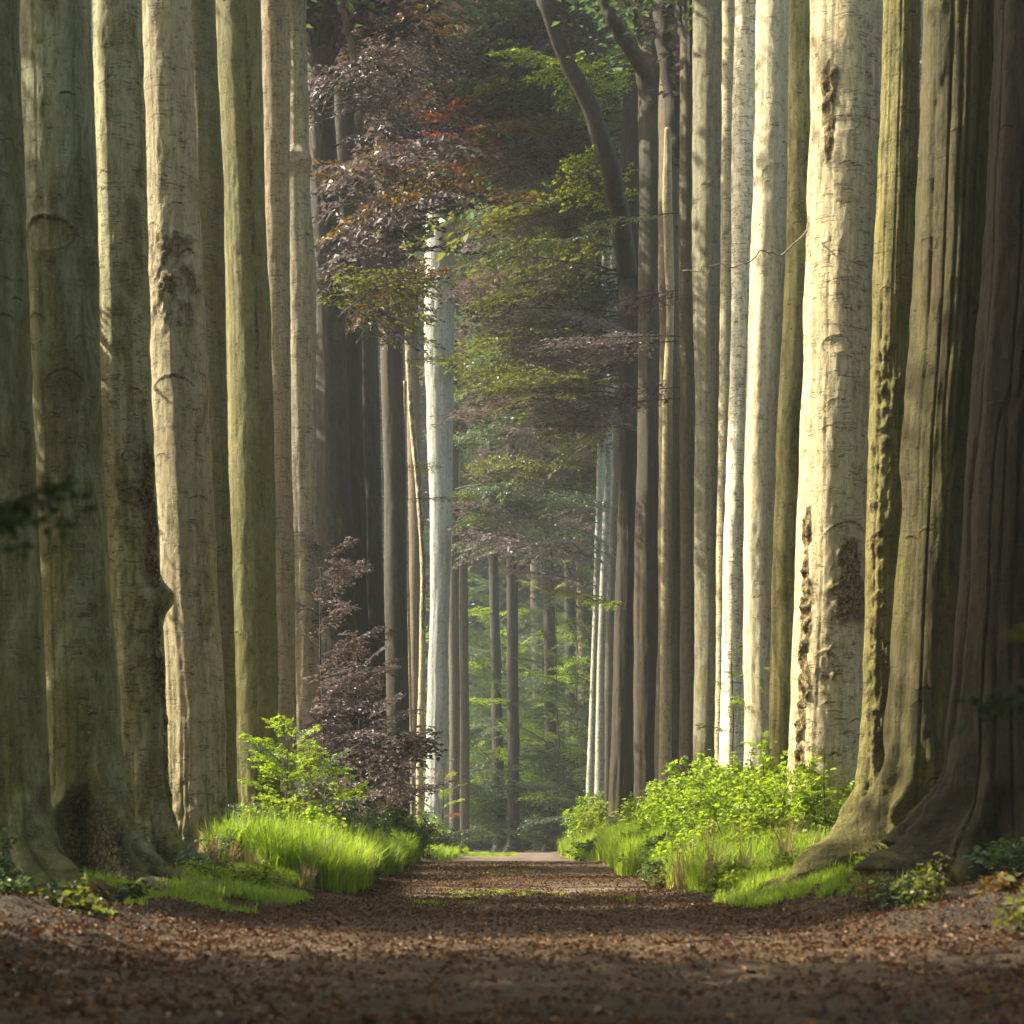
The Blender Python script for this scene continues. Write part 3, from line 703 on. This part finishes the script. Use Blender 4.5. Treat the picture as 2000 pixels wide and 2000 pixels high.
# bright lime sprays top middle
for (px, py) in [(1010, 90), (1060, 130), (1110, 310)]:
    limb('R1', px, py, 84, L_LIME)
for (px, py) in [(930, 180), (960, 215), (905, 240)]:
    limb('L13', px, py, 94, L_RED)
for (px, py, m) in [(1190, 590, L_COPPER), (1230, 600, L_COPPER), (1190, 780, L_COPPER), (1130, 800, L_COPPER), (1100, 690, L_ROSE), (1040, 680, L_ROSE), (1140, 440, L_OLIVE)]:
    limb('R4', px, py, 69, m, rise=-.3, flat=.7)
for i in range(26):
    limb('R1', rg.uniform(900, 1150), rg.uniform(380, 860), 90 + rg.uniform(-5, 6), rg.choice([L_ROSE, L_ROSE, L_COPPER, L_OLIVE]), wide=1.2)
for i in range(26):
    limb(rg.choice(['R1', 'B3', 'L13']), rg.uniform(880, 1040), rg.uniform(-30, 200), 93 + rg.uniform(-2, 6), rg.choice([L_OLIVE, L_RUST, L_ROSE, L_ROSE, L_OLIVE, L_SAGE]))
for i in range(45):
    key = rg.choice(['L16', 'B1', 'C1', 'C8']); limb(key, rg.uniform(860, 1150), rg.uniform(-20, 560), TREES[key].Y - rg.uniform(0, 6), rg.choice([L_SAGE, L_ROSE, L_SAGE, L_OLIVE, L_ROSE]), wide=1.1, flat=1.4)
for i in range(70):
    key = rg.choice(['C1', 'C2', 'C8', 'B2', 'C4']); limb(key, rg.uniform(880, 1150), rg.uniform(560, 1060), TREES[key].Y - rg.uniform(0, 8), rg.choice([L_SAGE, L_ROSE, L_SAGE, L_OLIVE]), wide=1.2, flat=1.5)
# thin yellow sprays crossing the bright trunk
for (px, py, m) in [(880, 703, L_LIME), (862, 915, L_LIME), (930, 972, L_OLIVE)]:
    o = limb('L12', px, py, 90, m, wide=.35, flat=.5, rise=.1)
limb('R1', 1140, 1172, 88, L_LIME, wide=.4, rise=.1)
# copper spray mid right
for (px, py, m) in [(1010, 1120, L_ROSE), (1040, 1060, L_ROSE), (1000, 1010, L_COPPER), (1060, 1150, L_OLIVE), (1090, 1000, L_ROSE)]:
    limb('B1', px, py, 108, m)

# dark leaning bare limbs on the inner right trees
def bare_limb(key, pts, r0, r1, color=(.05, .04, .03)):
    t = TREES[key]; W = [at(*p) - t.root.location for p in pts]
    W = np.array([tuple(v) for v in W]); n = 24
    u = np.linspace(0, len(W) - 1, n); P = np.stack([np.interp(u, np.arange(len(W)), W[:, k]) for k in range(3)], 1)
    rr = np.random.default_rng(len(pts)); P += rr.normal(0, .05, P.shape)
    V, Q = tube(P, np.linspace(r0, r1, n), 10)
    o = link('bare_limb', mesh_np('bare_limb', V, Q, [M_BARK2], smooth=True), t.root); o.color = (*color, .3); return o
bare_limb('R1', [(1228, 540, 90), (1212, 430, 87), (1195, 330, 84), (1160, 220, 83), (1110, 120, 82), (1072, 30, 81), (1050, -30, 81)], .50, .24)
bare_limb('R2', [(1275, 260, 82), (1262, 140, 81.5), (1230, 90, 79), (1196, 36, 77), (1170, -20, 77)], .42, .2)
bare_limb('R3', [(1318, 330, 76), (1322, 220, 75.6), (1308, 120, 75.2), (1296, 20, 75), (1290, -30, 75)], .42, .36)
bare_limb('L9', [(700, 260, 67), (705, 170, 66), (690, 90, 65.5), (668, 10, 65), (660, -20, 65)], .16, .09, (.2, .17, .15))
bare_limb('C4', [(1012, 1110, 134), (1040, 1085, 132), (1062, 1060, 130), (1100, 1040, 128)], .25, .1)
# pale dead twig in front of the white trunk
bare_limb('R9', [(1580, 448, 37.2), (1556, 470, 36.5), (1532, 490, 36), (1502, 498, 36), (1490, 493, 36), (1470, 508, 36), (1420, 516, 36), (1400, 512, 36), (1370, 522, 36), (1330, 524, 36)], .018, .008, (.45, .38, .26))

# crowns over the near part of the avenue
for key, t in list(TREES.items()):
    if t.Y < 66 and key in ('L1', 'L2', 'R12', 'R9', 'R7', 'L6', 'L8', 'R5'):
        side = 1 if t.cen(20) > 0 else -1
        c = link('crown', CROWNS[int(t.Y) % 3], t.root, (side * 1.5 + t.cen(25) - t.cen(1), t.rng.uniform(-1, 1), max(27, t.zt) + 2 - t.zg), (0, 0, t.rng.uniform(0, 6)), (1.0, 1.0, .9))
        setmat(c, t.rng.choice([L_GREEN, L_OLIVE]))
    elif key in ("L9", "L12", "R2", "R4", "B3"):
        c = link('crown', CROWNS[int(t.Y) % 3], t.root, (t.cen(30) - t.cen(1), 0, min(46, t.zt) + 1 - t.zg), (0, 0, t.rng.uniform(0, 6)), 1.1)
        setmat(c, t.rng.choice([L_SAGE, L_OLIVE, L_COPPER]))

# ------------------------------------------------------------------ saplings (stem + short limbs)
def sapling(x, y, h, label, mats, n, seed, group=None, name='beech_sapling', reach=1.6, pool=None, z0=.15, stem=.035, wood=None, lean=0.0, face=None):
    rng = random.Random(seed); zg = gzf(x, y)
    root = bpy.data.objects.new(name, None); COL.objects.link(root); root.location = (x, y, zg); tag(root, label, 'sapling', group)
    m = 12; s = np.linspace(0, 1, m); wv = np.cumsum([rng.gauss(0, .03) for _ in range(m)]) * h * .15
    pts = np.stack([wv + lean * h * s ** 1.5, wv[::-1] * .5 - wv[-1] * .5, s * h - .05], 1)
    V, Q = tube(pts, stem * (1 - .85 * s) * (h / 4 + .4) + .006, 7)
    st = link('stem', mesh_np('stem', V, Q, [wood or M_TWIG], smooth=True), root)
    pool = pool or SHORT; base = 3.0 if pool is SHORT else 6.0
    for i in range(n):
        u = z0 + (1 - z0) * (i + rng.random()) / n
        p = np.array([np.interp(u, s, pts[:, k]) for k in range(3)])
        a = (i * 2.4 + rng.uniform(-.5, .5)) if face is None else face + rng.gauss(0, 1.0)
        sc = reach / base * (1.15 - .75 * u) * rng.uniform(.75, 1.2)
        o = link('limb', pool[rng.randrange(len(pool))], root, p, (rng.uniform(-.3, .3), rng.uniform(-.45, .1) - .3 * u, a), (sc, sc * 1.1, sc * 1.1)); setmat(o, rng.choice(mats))
    return root
sapling(-5.35, 56, 8.3, 'tall purple leaved beech sapling filling the gap right of the slim ridged trunk', [L_ROSE, L_ROSE, L_ROSE, L_COPPER], 34, 1, reach=3.0, z0=.08, stem=.018, face=-.3)
sapling(-4.7, 61, 6.0, 'shorter purple leaved sapling beside the far left verge', [L_ROSE, L_ROSE, L_COPPER], 22, 2, reach=2.5, face=-.6, stem=.018, z0=.05)
sapling(-5.0, 44, 2.7, 'small sapling with bright green sprays in front of the mossy left trunks', [L_BRAMBLE, L_SAGE, L_BRAMBLE], 26, 3, reach=1.9, z0=.2, stem=.012)
sapling(-5.35, 47, 2.0, 'low pale leaved sapling against the pinkish left trunk', [L_SAGE, L_BRAMBLE], 10, 4, reach=1.0)
sapling(-5.5, 86, 5.5, 'rusty and green sapling at the foot of the bright bluish trunk', [L_RUST, L_OLIVE, L_SAGE], 16, 6, reach=2.2)
sapling(-3.6, 104, 4.6, 'green and red tinged sapling right of the bright bluish trunk', [L_SAGE, L_BRAMBLE, L_RED], 14, 7, reach=1.8)
sapling(5.3, 49, 4.8, 'thin airy sapling with pale green leaves before the white trunk', [L_BRAMBLE, L_SAGE], 9, 8, reach=1.1, z0=.45, stem=.012)
sapling(5.9, 45.5, 4.0, 'thin airy sapling before the beige grey trunk', [L_BRAMBLE], 7, 9, reach=.9, z0=.4, stem=.012)
sapling(5.45, 34.5, 1.9, 'bright broad leaved sapling at the foot of the largest pale beech', [L_LIME], 13, 10, reach=.95, z0=.2, stem=.008)
# green understory in the far wood
r2 = random.Random(77)
for i in range(70):
    y = r2.uniform(132, 188); px = r2.uniform(845, 1190)
    x = (px / 2000 - .5) / F * y
    h = r2.uniform(6, 24)
    sapling(x, y, h, 'slender leafy tree of the green understory in the far wood', [L_SAGE, L_GREEN, L_BRAMBLE, L_DEEP, L_GREEN], int(h * 1.5), 500 + i, 'green understory of the far wood',
            name='understory_tree', reach=5.2, pool=LIMBS, z0=.04, stem=.014)

# distant wood closing the view
def far_wood():
    rng = np.random.default_rng(9); acc = Acc(); n = 330000
    P = np.stack([rng.uniform(-75, 75, n), rng.uniform(195, 260, n), rng.uniform(.5, 118, n) ** 1.0], 1)
    den = fbm(P[:, 0] * .10, P[:, 1] * .08, P[:, 2] * .22, 4, 3)
    P = P[(den > -.75)]; n = len(P)
    a = rng.random(n) * 6.283
    D = np.stack([np.cos(a), np.sin(a), rng.normal(-.3, .3, n)], 1); N = np.stack([rng.normal(0, .5, n), rng.normal(-.3, .5, n), np.ones(n)], 1)
    V, Q, k = leaf_cards(P, D, N, rng.uniform(1.0, 2.0, n), .85)
    acc.add(V, Q, 0, np.repeat(np.clip(.5 + .5 * fbm(P[:, 0] * .06, P[:, 1] * .06, P[:, 2] * .1, 8, 2), 0, 1), k))
    o = link('distant_wood', acc.mesh('distant_wood', [L_DEEP])); tag(o, 'mass of far off green trees closing the end of the path', 'woodland', kind='stuff')  # darker leaf colour stands in for deep shade in the far wood
far_wood()

# ------------------------------------------------------------------ grass, brambles, litter
def grass(name, label, boxes, seed):
    """boxes: (x0,x1,y0,y1,n,height)"""
    rng = np.random.default_rng(seed); acc = Acc()
    for (x0, x1, y0, y1, n, h) in boxes:
        nt_ = max(1, n // 34)
        tx = rng.uniform(x0, x1, nt_); ty = rng.uniform(y0, y1, nt_)
        keep = vnoise(tx * .9, ty * .6, 0, seed) > -.35; tx, ty = tx[keep], ty[keep]; nt_ = len(tx)
        th = rng.uniform(.5, 1.25, nt_) * h
        idx = rng.integers(0, nt_, n)
        x = tx[idx] + rng.normal(0, .07, n); y = ty[idx] + rng.normal(0, .07, n)
        z = gz(x, y) - .02
        L = th[idx] * rng.uniform(.6, 1.15, n)
        a = rng.random(n) * 6.283; lean = rng.uniform(.08, .65, n) * L
        dx, dy = np.cos(a), np.sin(a); w_ = rng.uniform(.004, .010, n) * (.8 + h)
        sx, sy = -dy * w_, dx * w_
        def ring(u, wd):
            cx = x + dx * lean * u * u; cy = y + dy * lean * u * u; cz = z + L * (u - .22 * u * u * u * (lean / L) * 2)
            return np.stack([cx - sx * wd, cy - sy * wd, cz], 1), np.stack([cx + sx * wd, cy + sy * wd, cz], 1)
        a0, b0 = ring(0, 1.); a1, b1 = ring(.55, .8); a2, b2 = ring(1.0, .08)
        V = np.stack([a0, b0, a1, b1, a2, b2], 1).reshape(-1, 3)
        k = (np.arange(n) * 6)[:, None]
        Q = np.concatenate([k + [[0, 1, 3, 2]], k + [[2, 3, 5, 4]]], 1).reshape(-1, 4)
        acc.add(V, Q, 0, np.repeat(np.clip(rng.normal(.5, .22, n) + .3 * vnoise(x * .7, y * .5, 1, 3), 0, 1), 2))
    o = link(name, acc.mesh(name, [L_GRASS])); tag(o, label, 'grass', kind='stuff'); return o
grass('verge_grass', 'tall sunlit grass on the right verge below the trunks',
      [(3.0, 5.4, 32, 44, 52000, .55), (2.6, 4.8, 44, 58, 36000, .8), (3.3, 5.2, 27.5, 33, 18000, .34), (2.9, 4.3, 23.5, 28, 9000, .20), (2.5, 4.5, 58, 75, 10000, .5), (2.6, 5, 84, 112, 16000, .9)], 1)
grass('verge_grass', 'bright grass on the left verge spilling toward the path',
      [(-5.2, -2.9, 33, 46, 56000, .85), (-5, -2.7, 46, 56, 22000, .7), (-5.6, -3.0, 22.5, 31, 22000, .20), (-4.6, -3.5, 31, 34, 8000, .22), (-5.0, -2.6, 80, 112, 14000, .5), (-2.6, .2, 98, 118, 9000, .15)], 2)
DRY = leaf_material('dry_straw', (.22, .17, .08), (.42, .34, .18), .3, (1.2, 1.1, .7), .6, .3)
for nm, bx, sd in (('left', [(-5.2, -2.9, 32, 50, 1500, .8), (-4.6, -3.0, 24, 31, 500, .25)], 51), ('right', [(2.8, 5.2, 30, 56, 2400, .85)], 52)):
    o = grass('dry_grass', 'dry straw coloured stalks standing in the grass of the %s verge' % nm, bx, sd); o.data.materials[0] = DRY
grass('path_grass', 'sparse short grass growing down the middle of the dirt path',
      [(-1.2, 1.0, 34, 37.5, 2500, .07), (-.6, .8, 44, 53, 1200, .06), (-1.5, -.5, 28.5, 31, 500, .09), (1.2, 2.0, 30, 38, 900, .07)], 3)
grass('shaded_grass', 'sparse dark grass wisps at the near edges of the path',
      [(-4.5, -3.4, 15, 22, 200, .12), (3.8, 6.0, 17, 26, 360, .30)], 4)

def bush(x, y, rx, h, label, mat, n, seed, leaf=.10, group='brambles on the verges', name='bramble_bush', cat='bush', ry=None):
    rng = np.random.default_rng(seed); acc = Acc(); ry = ry or rx
    zg = gzf(x, y); P, D, N, S = [], [], [], []
    ns = max(8, n // 60)
    for i in range(ns):
        a = rng.random() * 6.283; q = rng.random() ** .5
        bx, by = rng.normal(0, .25 * rx), rng.normal(0, .25 * ry)
        ex, ey = bx + math.cos(a) * rx * q, by + math.sin(a) * ry * q
        hh = h * rng.uniform(.55, 1.1) * (1.05 - .45 * q)
        m = 9; u = np.linspace(0, 1, m)
        px, py = bx + (ex - bx) * u, by + (ey - by) * u
        g = gz(x + px, y + py) - zg
        pz = g * u + g[0] * (1 - u) + hh * np.sin(u * 1.9) * 1.02
        pts = np.stack([px, py, pz], 1) + rng.normal(0, .02, (m, 3)); pts[0, 2] -= .1
        V, Q = tube(pts, .009 * (1 - .7 * u) + .002, 3); acc.add(V, Q, 0)
        nl = n // ns
        uu = rng.uniform(.1, 1, nl)
        p = np.stack([np.interp(uu, u, pts[:, k]) for k in range(3)], 1) + rng.normal(0, .055, (nl, 3))
        aa = rng.random(nl) * 6.283
        P.append(p); D.append(np.stack([np.cos(aa), np.sin(aa), rng.normal(-.15, .35, nl)], 1))
        N.append(np.stack([rng.normal(0, .45, nl), rng.normal(0, .45, nl), np.ones(nl)], 1)); S.append(leaf * rng.uniform(.55, 1.35, nl))
    P, D, N, S = map(np.concatenate, (P, D, N, S))
    V, Q, k = leaf_cards(P, D, N, S, .78, True)
    acc.add(V, Q, 1, np.repeat(np.clip(rng.normal(.45, .28, len(P)), 0, 1), k))
    me = acc.mesh('bush', [M_TWIG, mat])
    root = bpy.data.objects.new(name, None); COL.objects.link(root); root.location = (x, y, zg); tag(root, label, cat, group)
    # stems and foliage as two parts of one bush
    o = link('foliage', me, root); return root
BR = L_BRAMBLE
bush(5.3, 36.6, 1.2, 1.8, 'high bramble rising against the base of the largest pale beech', BR, 3600, 41, leaf=.09)
bush(5.7, 41.0, 1.2, 2.1, 'high bramble between the mossy trunk and the beige grey trunk', BR, 3600, 42, leaf=.09)
bush(5.6, 47.5, 1.3, 2.0, 'leafy bramble filling the bank right of the brightest white trunk', L_LIME, 3600, 43, leaf=.09)
bush(3.9, 29.5, .7, .4, 'low glowing leafy growth where the right verge spills nearest the path', L_LIME, 900, 61, leaf=.07)
bush(-3.9, 28.5, .7, .4, 'low glowing leafy growth where the left verge spills nearest the path', L_LIME, 900, 62, leaf=.07)
bush(4.5, 33.2, .8, .7, 'low bright leafy growth where the right verge meets the long root', L_LIME, 1500, 44, leaf=.09)
bush(3.7, 37.5, .7, .6, 'small sunlit leafy mound at the path edge of the right verge', BR, 1500, 45, leaf=.08)
bush(3.5, 44.5, .8, .8, 'pale leafy mound halfway along the path edge of the right verge', L_SAGE, 1700, 46, leaf=.08)
bush(-4.9, 40.0, .9, 1.3, 'yellow green leafy bush among the tall grass of the left verge', L_LIME, 2200, 47, leaf=.09)
bush(-4.0, 45.5, .9, 1.2, 'grey green bush behind the tall grass of the left verge', L_SAGE, 2600, 48, leaf=.08)
bush(-3.7, 37.0, .6, .5, 'small bright clump at the path edge of the left verge', BR, 1100, 49, leaf=.07)
bush(4.6, 52, 1.5, 2.1, 'tall pale green bramble in front of the brightest white trunk', BR, 4200, 1)
bush(3.9, 56, 1.0, 1.4, 'loose bramble at the inner end of the right verge by the brown trunks', BR, 2800, 2)
bush(4.4, 47, 1.5, 1.9, 'bushy sunlit bramble in the middle of the right verge', BR, 4600, 3)
bush(4.9, 43, 1.5, 1.9, 'yellow green bramble below the beige grey trunk', BR, 4600, 4)
bush(3.4, 49.5, .9, .95, 'low bramble trailing to the path edge on the right', BR, 2600, 5)
bush(5.0, 39, 1.2, 1.7, 'bramble in front of the yellow green mossy trunk', BR, 3800, 6)
bush(3.9, 41, .9, .9, 'low leafy bramble among the grass of the right verge', BR, 2200, 7)
bush(4.9, 35.3, .9, .95, 'bright leafy bramble at the foot of the largest pale beech', L_LIME, 1500, 8, leaf=.11)
bush(3.3, 60, .8, 1.0, 'dark trailing bramble at the foot of the inner right trunks', L_GREEN, 2200, 9)
bush(3.0, 66, .9, .9, 'shaded bramble beyond the rise on the right of the path', L_GREEN, 2000, 10)
bush(-4.3, 42, .9, 1.1, 'leafy bramble in the sunny grass of the left verge', BR, 3200, 11)
bush(-5.2, 38.5, 1.0, 1.1, 'bluish green fern like bush at the foot of the smooth beige beech', L_SAGE, 3800, 12, leaf=.06)
bush(-4.6, 34.5, .7, .7, 'low green bush by the burl tree roots', L_SAGE, 2000, 13, leaf=.06)
bush(-3.7, 50, .8, 1.1, 'grey green bush where the left verge narrows', L_SAGE, 3000, 14)
bush(-3.2, 56, .8, 1.2, 'dark bush on the left of the crest', L_GREEN, 2800, 15)
bush(-3.8, 62, 1.0, 1.6, 'olive bush below the purple saplings', L_OLIVE, 3200, 16)
bush(-3.6, 72, 1.1, 1.6, 'olive green bush left of the far path', L_OLIVE, 3000, 17)
bush(-4.4, 92, 1.4, 1.8, 'sunlit yellow green bush at the foot of the bright bluish trunk', L_LIME, 3200, 18, leaf=.12)
bush(-3.4, 100, 1.2, 1.2, 'bluish green low bush beside the far path', L_SAGE, 2600, 19, leaf=.12)
bush(4.3, 92, 1.3, 2.4, 'brilliant sunlit bush in front of the white birch pair', L_LIME, 4200, 20, leaf=.12)
bush(3.7, 98, 1.3, 2.9, 'pale green bush left of the white birch pair', L_BRAMBLE, 3600, 21, leaf=.12)
bush(5.6, 26.0, .8, .8, 'dark shaded ivy clump on the roots at the right edge', L_OLIVE, 1300, 22, leaf=.09)
bush(5.0, 28.5, .6, .5, 'small green clump between the roots of the striped beech', BR, 700, 23, leaf=.07)

bush(-4.6, 29.6, .6, .55, 'dusky fern like growth between the roots of the burl beech', L_SAGE, 900, 24, leaf=.06)
bush(6.2, 22.0, .9, .9, 'dark leafy growth over the roots in the lower right corner', L_GREEN, 1300, 25, leaf=.09)
bush(-5.9, 22.0, .7, .5, 'dark ground plants at the foot of the leftmost trunk', L_GREEN, 900, 26, leaf=.08)
WR = random.Random(8)
for i in range(16):
    y = WR.uniform(12, 32); x = WR.choice([-1, 1]) * WR.uniform(1.2, 4.4); L = WR.uniform(.3, .9); a = WR.uniform(0, 3.1)
    u = np.linspace(-.5, .5, 9); xx = x + np.cos(a) * u * L + .03 * np.sin(u * 9); yy = y + np.sin(a) * u * L
    V, Q = tube(np.stack([xx, yy, gz(xx, yy) + .012], 1), np.linspace(.012, .005, 9), 6)
    u2 = np.linspace(0, 1, 5); b = a + .7; V2, Q2 = tube(np.stack([x + np.cos(b) * u2 * L * .3, y + np.sin(b) * u2 * L * .3, gz(x + np.cos(b) * u2 * L * .3, y + np.sin(b) * u2 * L * .3) + .015 + .03 * u2], 1), np.linspace(.007, .002, 5), 5)
    tag(link('fallen_twig', mesh_np('fallen_twig', np.concatenate([V, V2]), [Q, Q2 + len(V)], [M_TWIG], smooth=True)), 'short dead twig lying on the brown path litter', 'twig', 'dead twigs on the path')
for i in range(30):
    side = 1 if i % 3 else -1; y = WR.uniform(14, 26); x = side * WR.uniform(3.4, 6.4)
    bush(x, y, WR.uniform(.2, .4), WR.uniform(.15, .4), 'small dusky plant on the dark soil near the roots', WR.choice([L_DEEP, L_GREEN, L_DEEP, L_OLIVE, L_RUST]), 220, 800 + i, leaf=WR.uniform(.05, .09), group='small dusky plants near the roots', name='ground_plant', cat='plant')
for i in range(26):
    side = -1 if i % 2 else 1; y = WR.uniform(30, 58); x = side * WR.uniform(2.7, 4.3)
    bush(x, y, WR.uniform(.25, .5), WR.uniform(.3, .75), 'small clump of mixed weeds in the verge grass', WR.choice([L_LIME, L_BRAMBLE, L_SAGE, L_GREEN, L_BRAMBLE, L_OLIVE]), 420, 700 + i, leaf=WR.uniform(.06, .11), group='weed clumps in the verge grass', name='weed_clump', cat='plant')
def litter():
    rng = np.random.default_rng(21); n = 230000
    y = 7 + (rng.random(n) ** 1.3) * 47; hw = 3.6 + .02 * y
    x = rng.uniform(-1, 1, n) * hw * (1.0 + 1.1 * (y < 34) * (rng.random(n) < .6))
    ne = 45000; x[:ne] = rng.uniform(2.3, 9, ne) * rng.choice([-1, 1], ne); y[:ne] = rng.uniform(7, 27, ne)
    keep = (np.arange(n) < ne) | ((vnoise(x * .7, y * .5, 0, 31) + .35 * (np.abs(x) / hw) + .5 * vnoise(x * 2.5, y * 1.2, 0, 32)) > rng.uniform(-1.1, .75, n))
    x, y = x[keep], y[keep]; n = len(x)
    near = (y < 30)
    P = np.stack([x, y, gz(x, y) + rng.uniform(.002, .035, n)], 1)
    a = rng.random(n) * 6.283
    D = np.stack([np.cos(a), np.sin(a), rng.normal(.15, .4, n)], 1); N = np.stack([rng.normal(0, .8, n), rng.normal(0, .8, n), np.ones(n)], 1)
    V, Q, k = leaf_cards(P, D, N, rng.uniform(.013, .038, n) * np.where(rng.random(n) < .12, 1.8, 1), .65, True, curl=.22)
    acc = Acc(); acc.add(V, Q, 0, np.repeat(np.clip(rng.normal(.42, .28, n), 0, 1), k))
    o = link('leaf_litter', acc.mesh('leaf_litter', [L_LITTER])); tag(o, 'brown fallen leaves scattered over the dirt path', 'fallen leaves', kind='stuff')
litter()

# near out-of-focus sprays: twigs growing on the trees nearest the camera, outside the frame
sapling(2.25, 6.4, 3.0, 'blurred dark spray of leaves hanging in at the right edge', [L_OLIVE, L_DEEP], 8, 31, reach=1.0, z0=.35, face=PI * .95, stem=.012)
sapling(-2.35, 6.6, 3.2, 'blurred dark green spray of leaves at the left edge', [L_DEEP, L_OLIVE], 7, 32, reach=1.0, z0=.3, face=.1, stem=.012)

# ------------------------------------------------------------------ the air
def haze():
    m = bpy.data.materials.new('haze_air'); m.use_nodes = True; t = m.node_tree; t.nodes.clear()
    v = t.nodes.new('ShaderNodeVolumePrincipled'); v.inputs['Color'].default_value = (.86, .92, .94, 1); v.inputs['Density'].default_value = .0006; v.inputs['Anisotropy'].default_value = .2
    o_ = t.nodes.new('ShaderNodeOutputMaterial'); t.links.new(v.outputs[0], o_.inputs['Volume'])
    x0, x1, y0, y1, z0, z1 = -165, 165, -60, 425, -3, 124
    V = [(x, y, z) for z in (z0, z1) for y in (y0, y1) for x in (x0, x1)]
    Q = [[0, 2, 3, 1], [4, 5, 7, 6], [0, 1, 5, 4], [2, 6, 7, 3], [0, 4, 6, 2], [1, 3, 7, 5]]
    o = link('haze', mesh_np('haze', V, np.array(Q), [m])); o['kind'] = 'stuff'; o['label'] = 'thin pale haze hanging in the wood air'; o['category'] = 'haze'
haze()
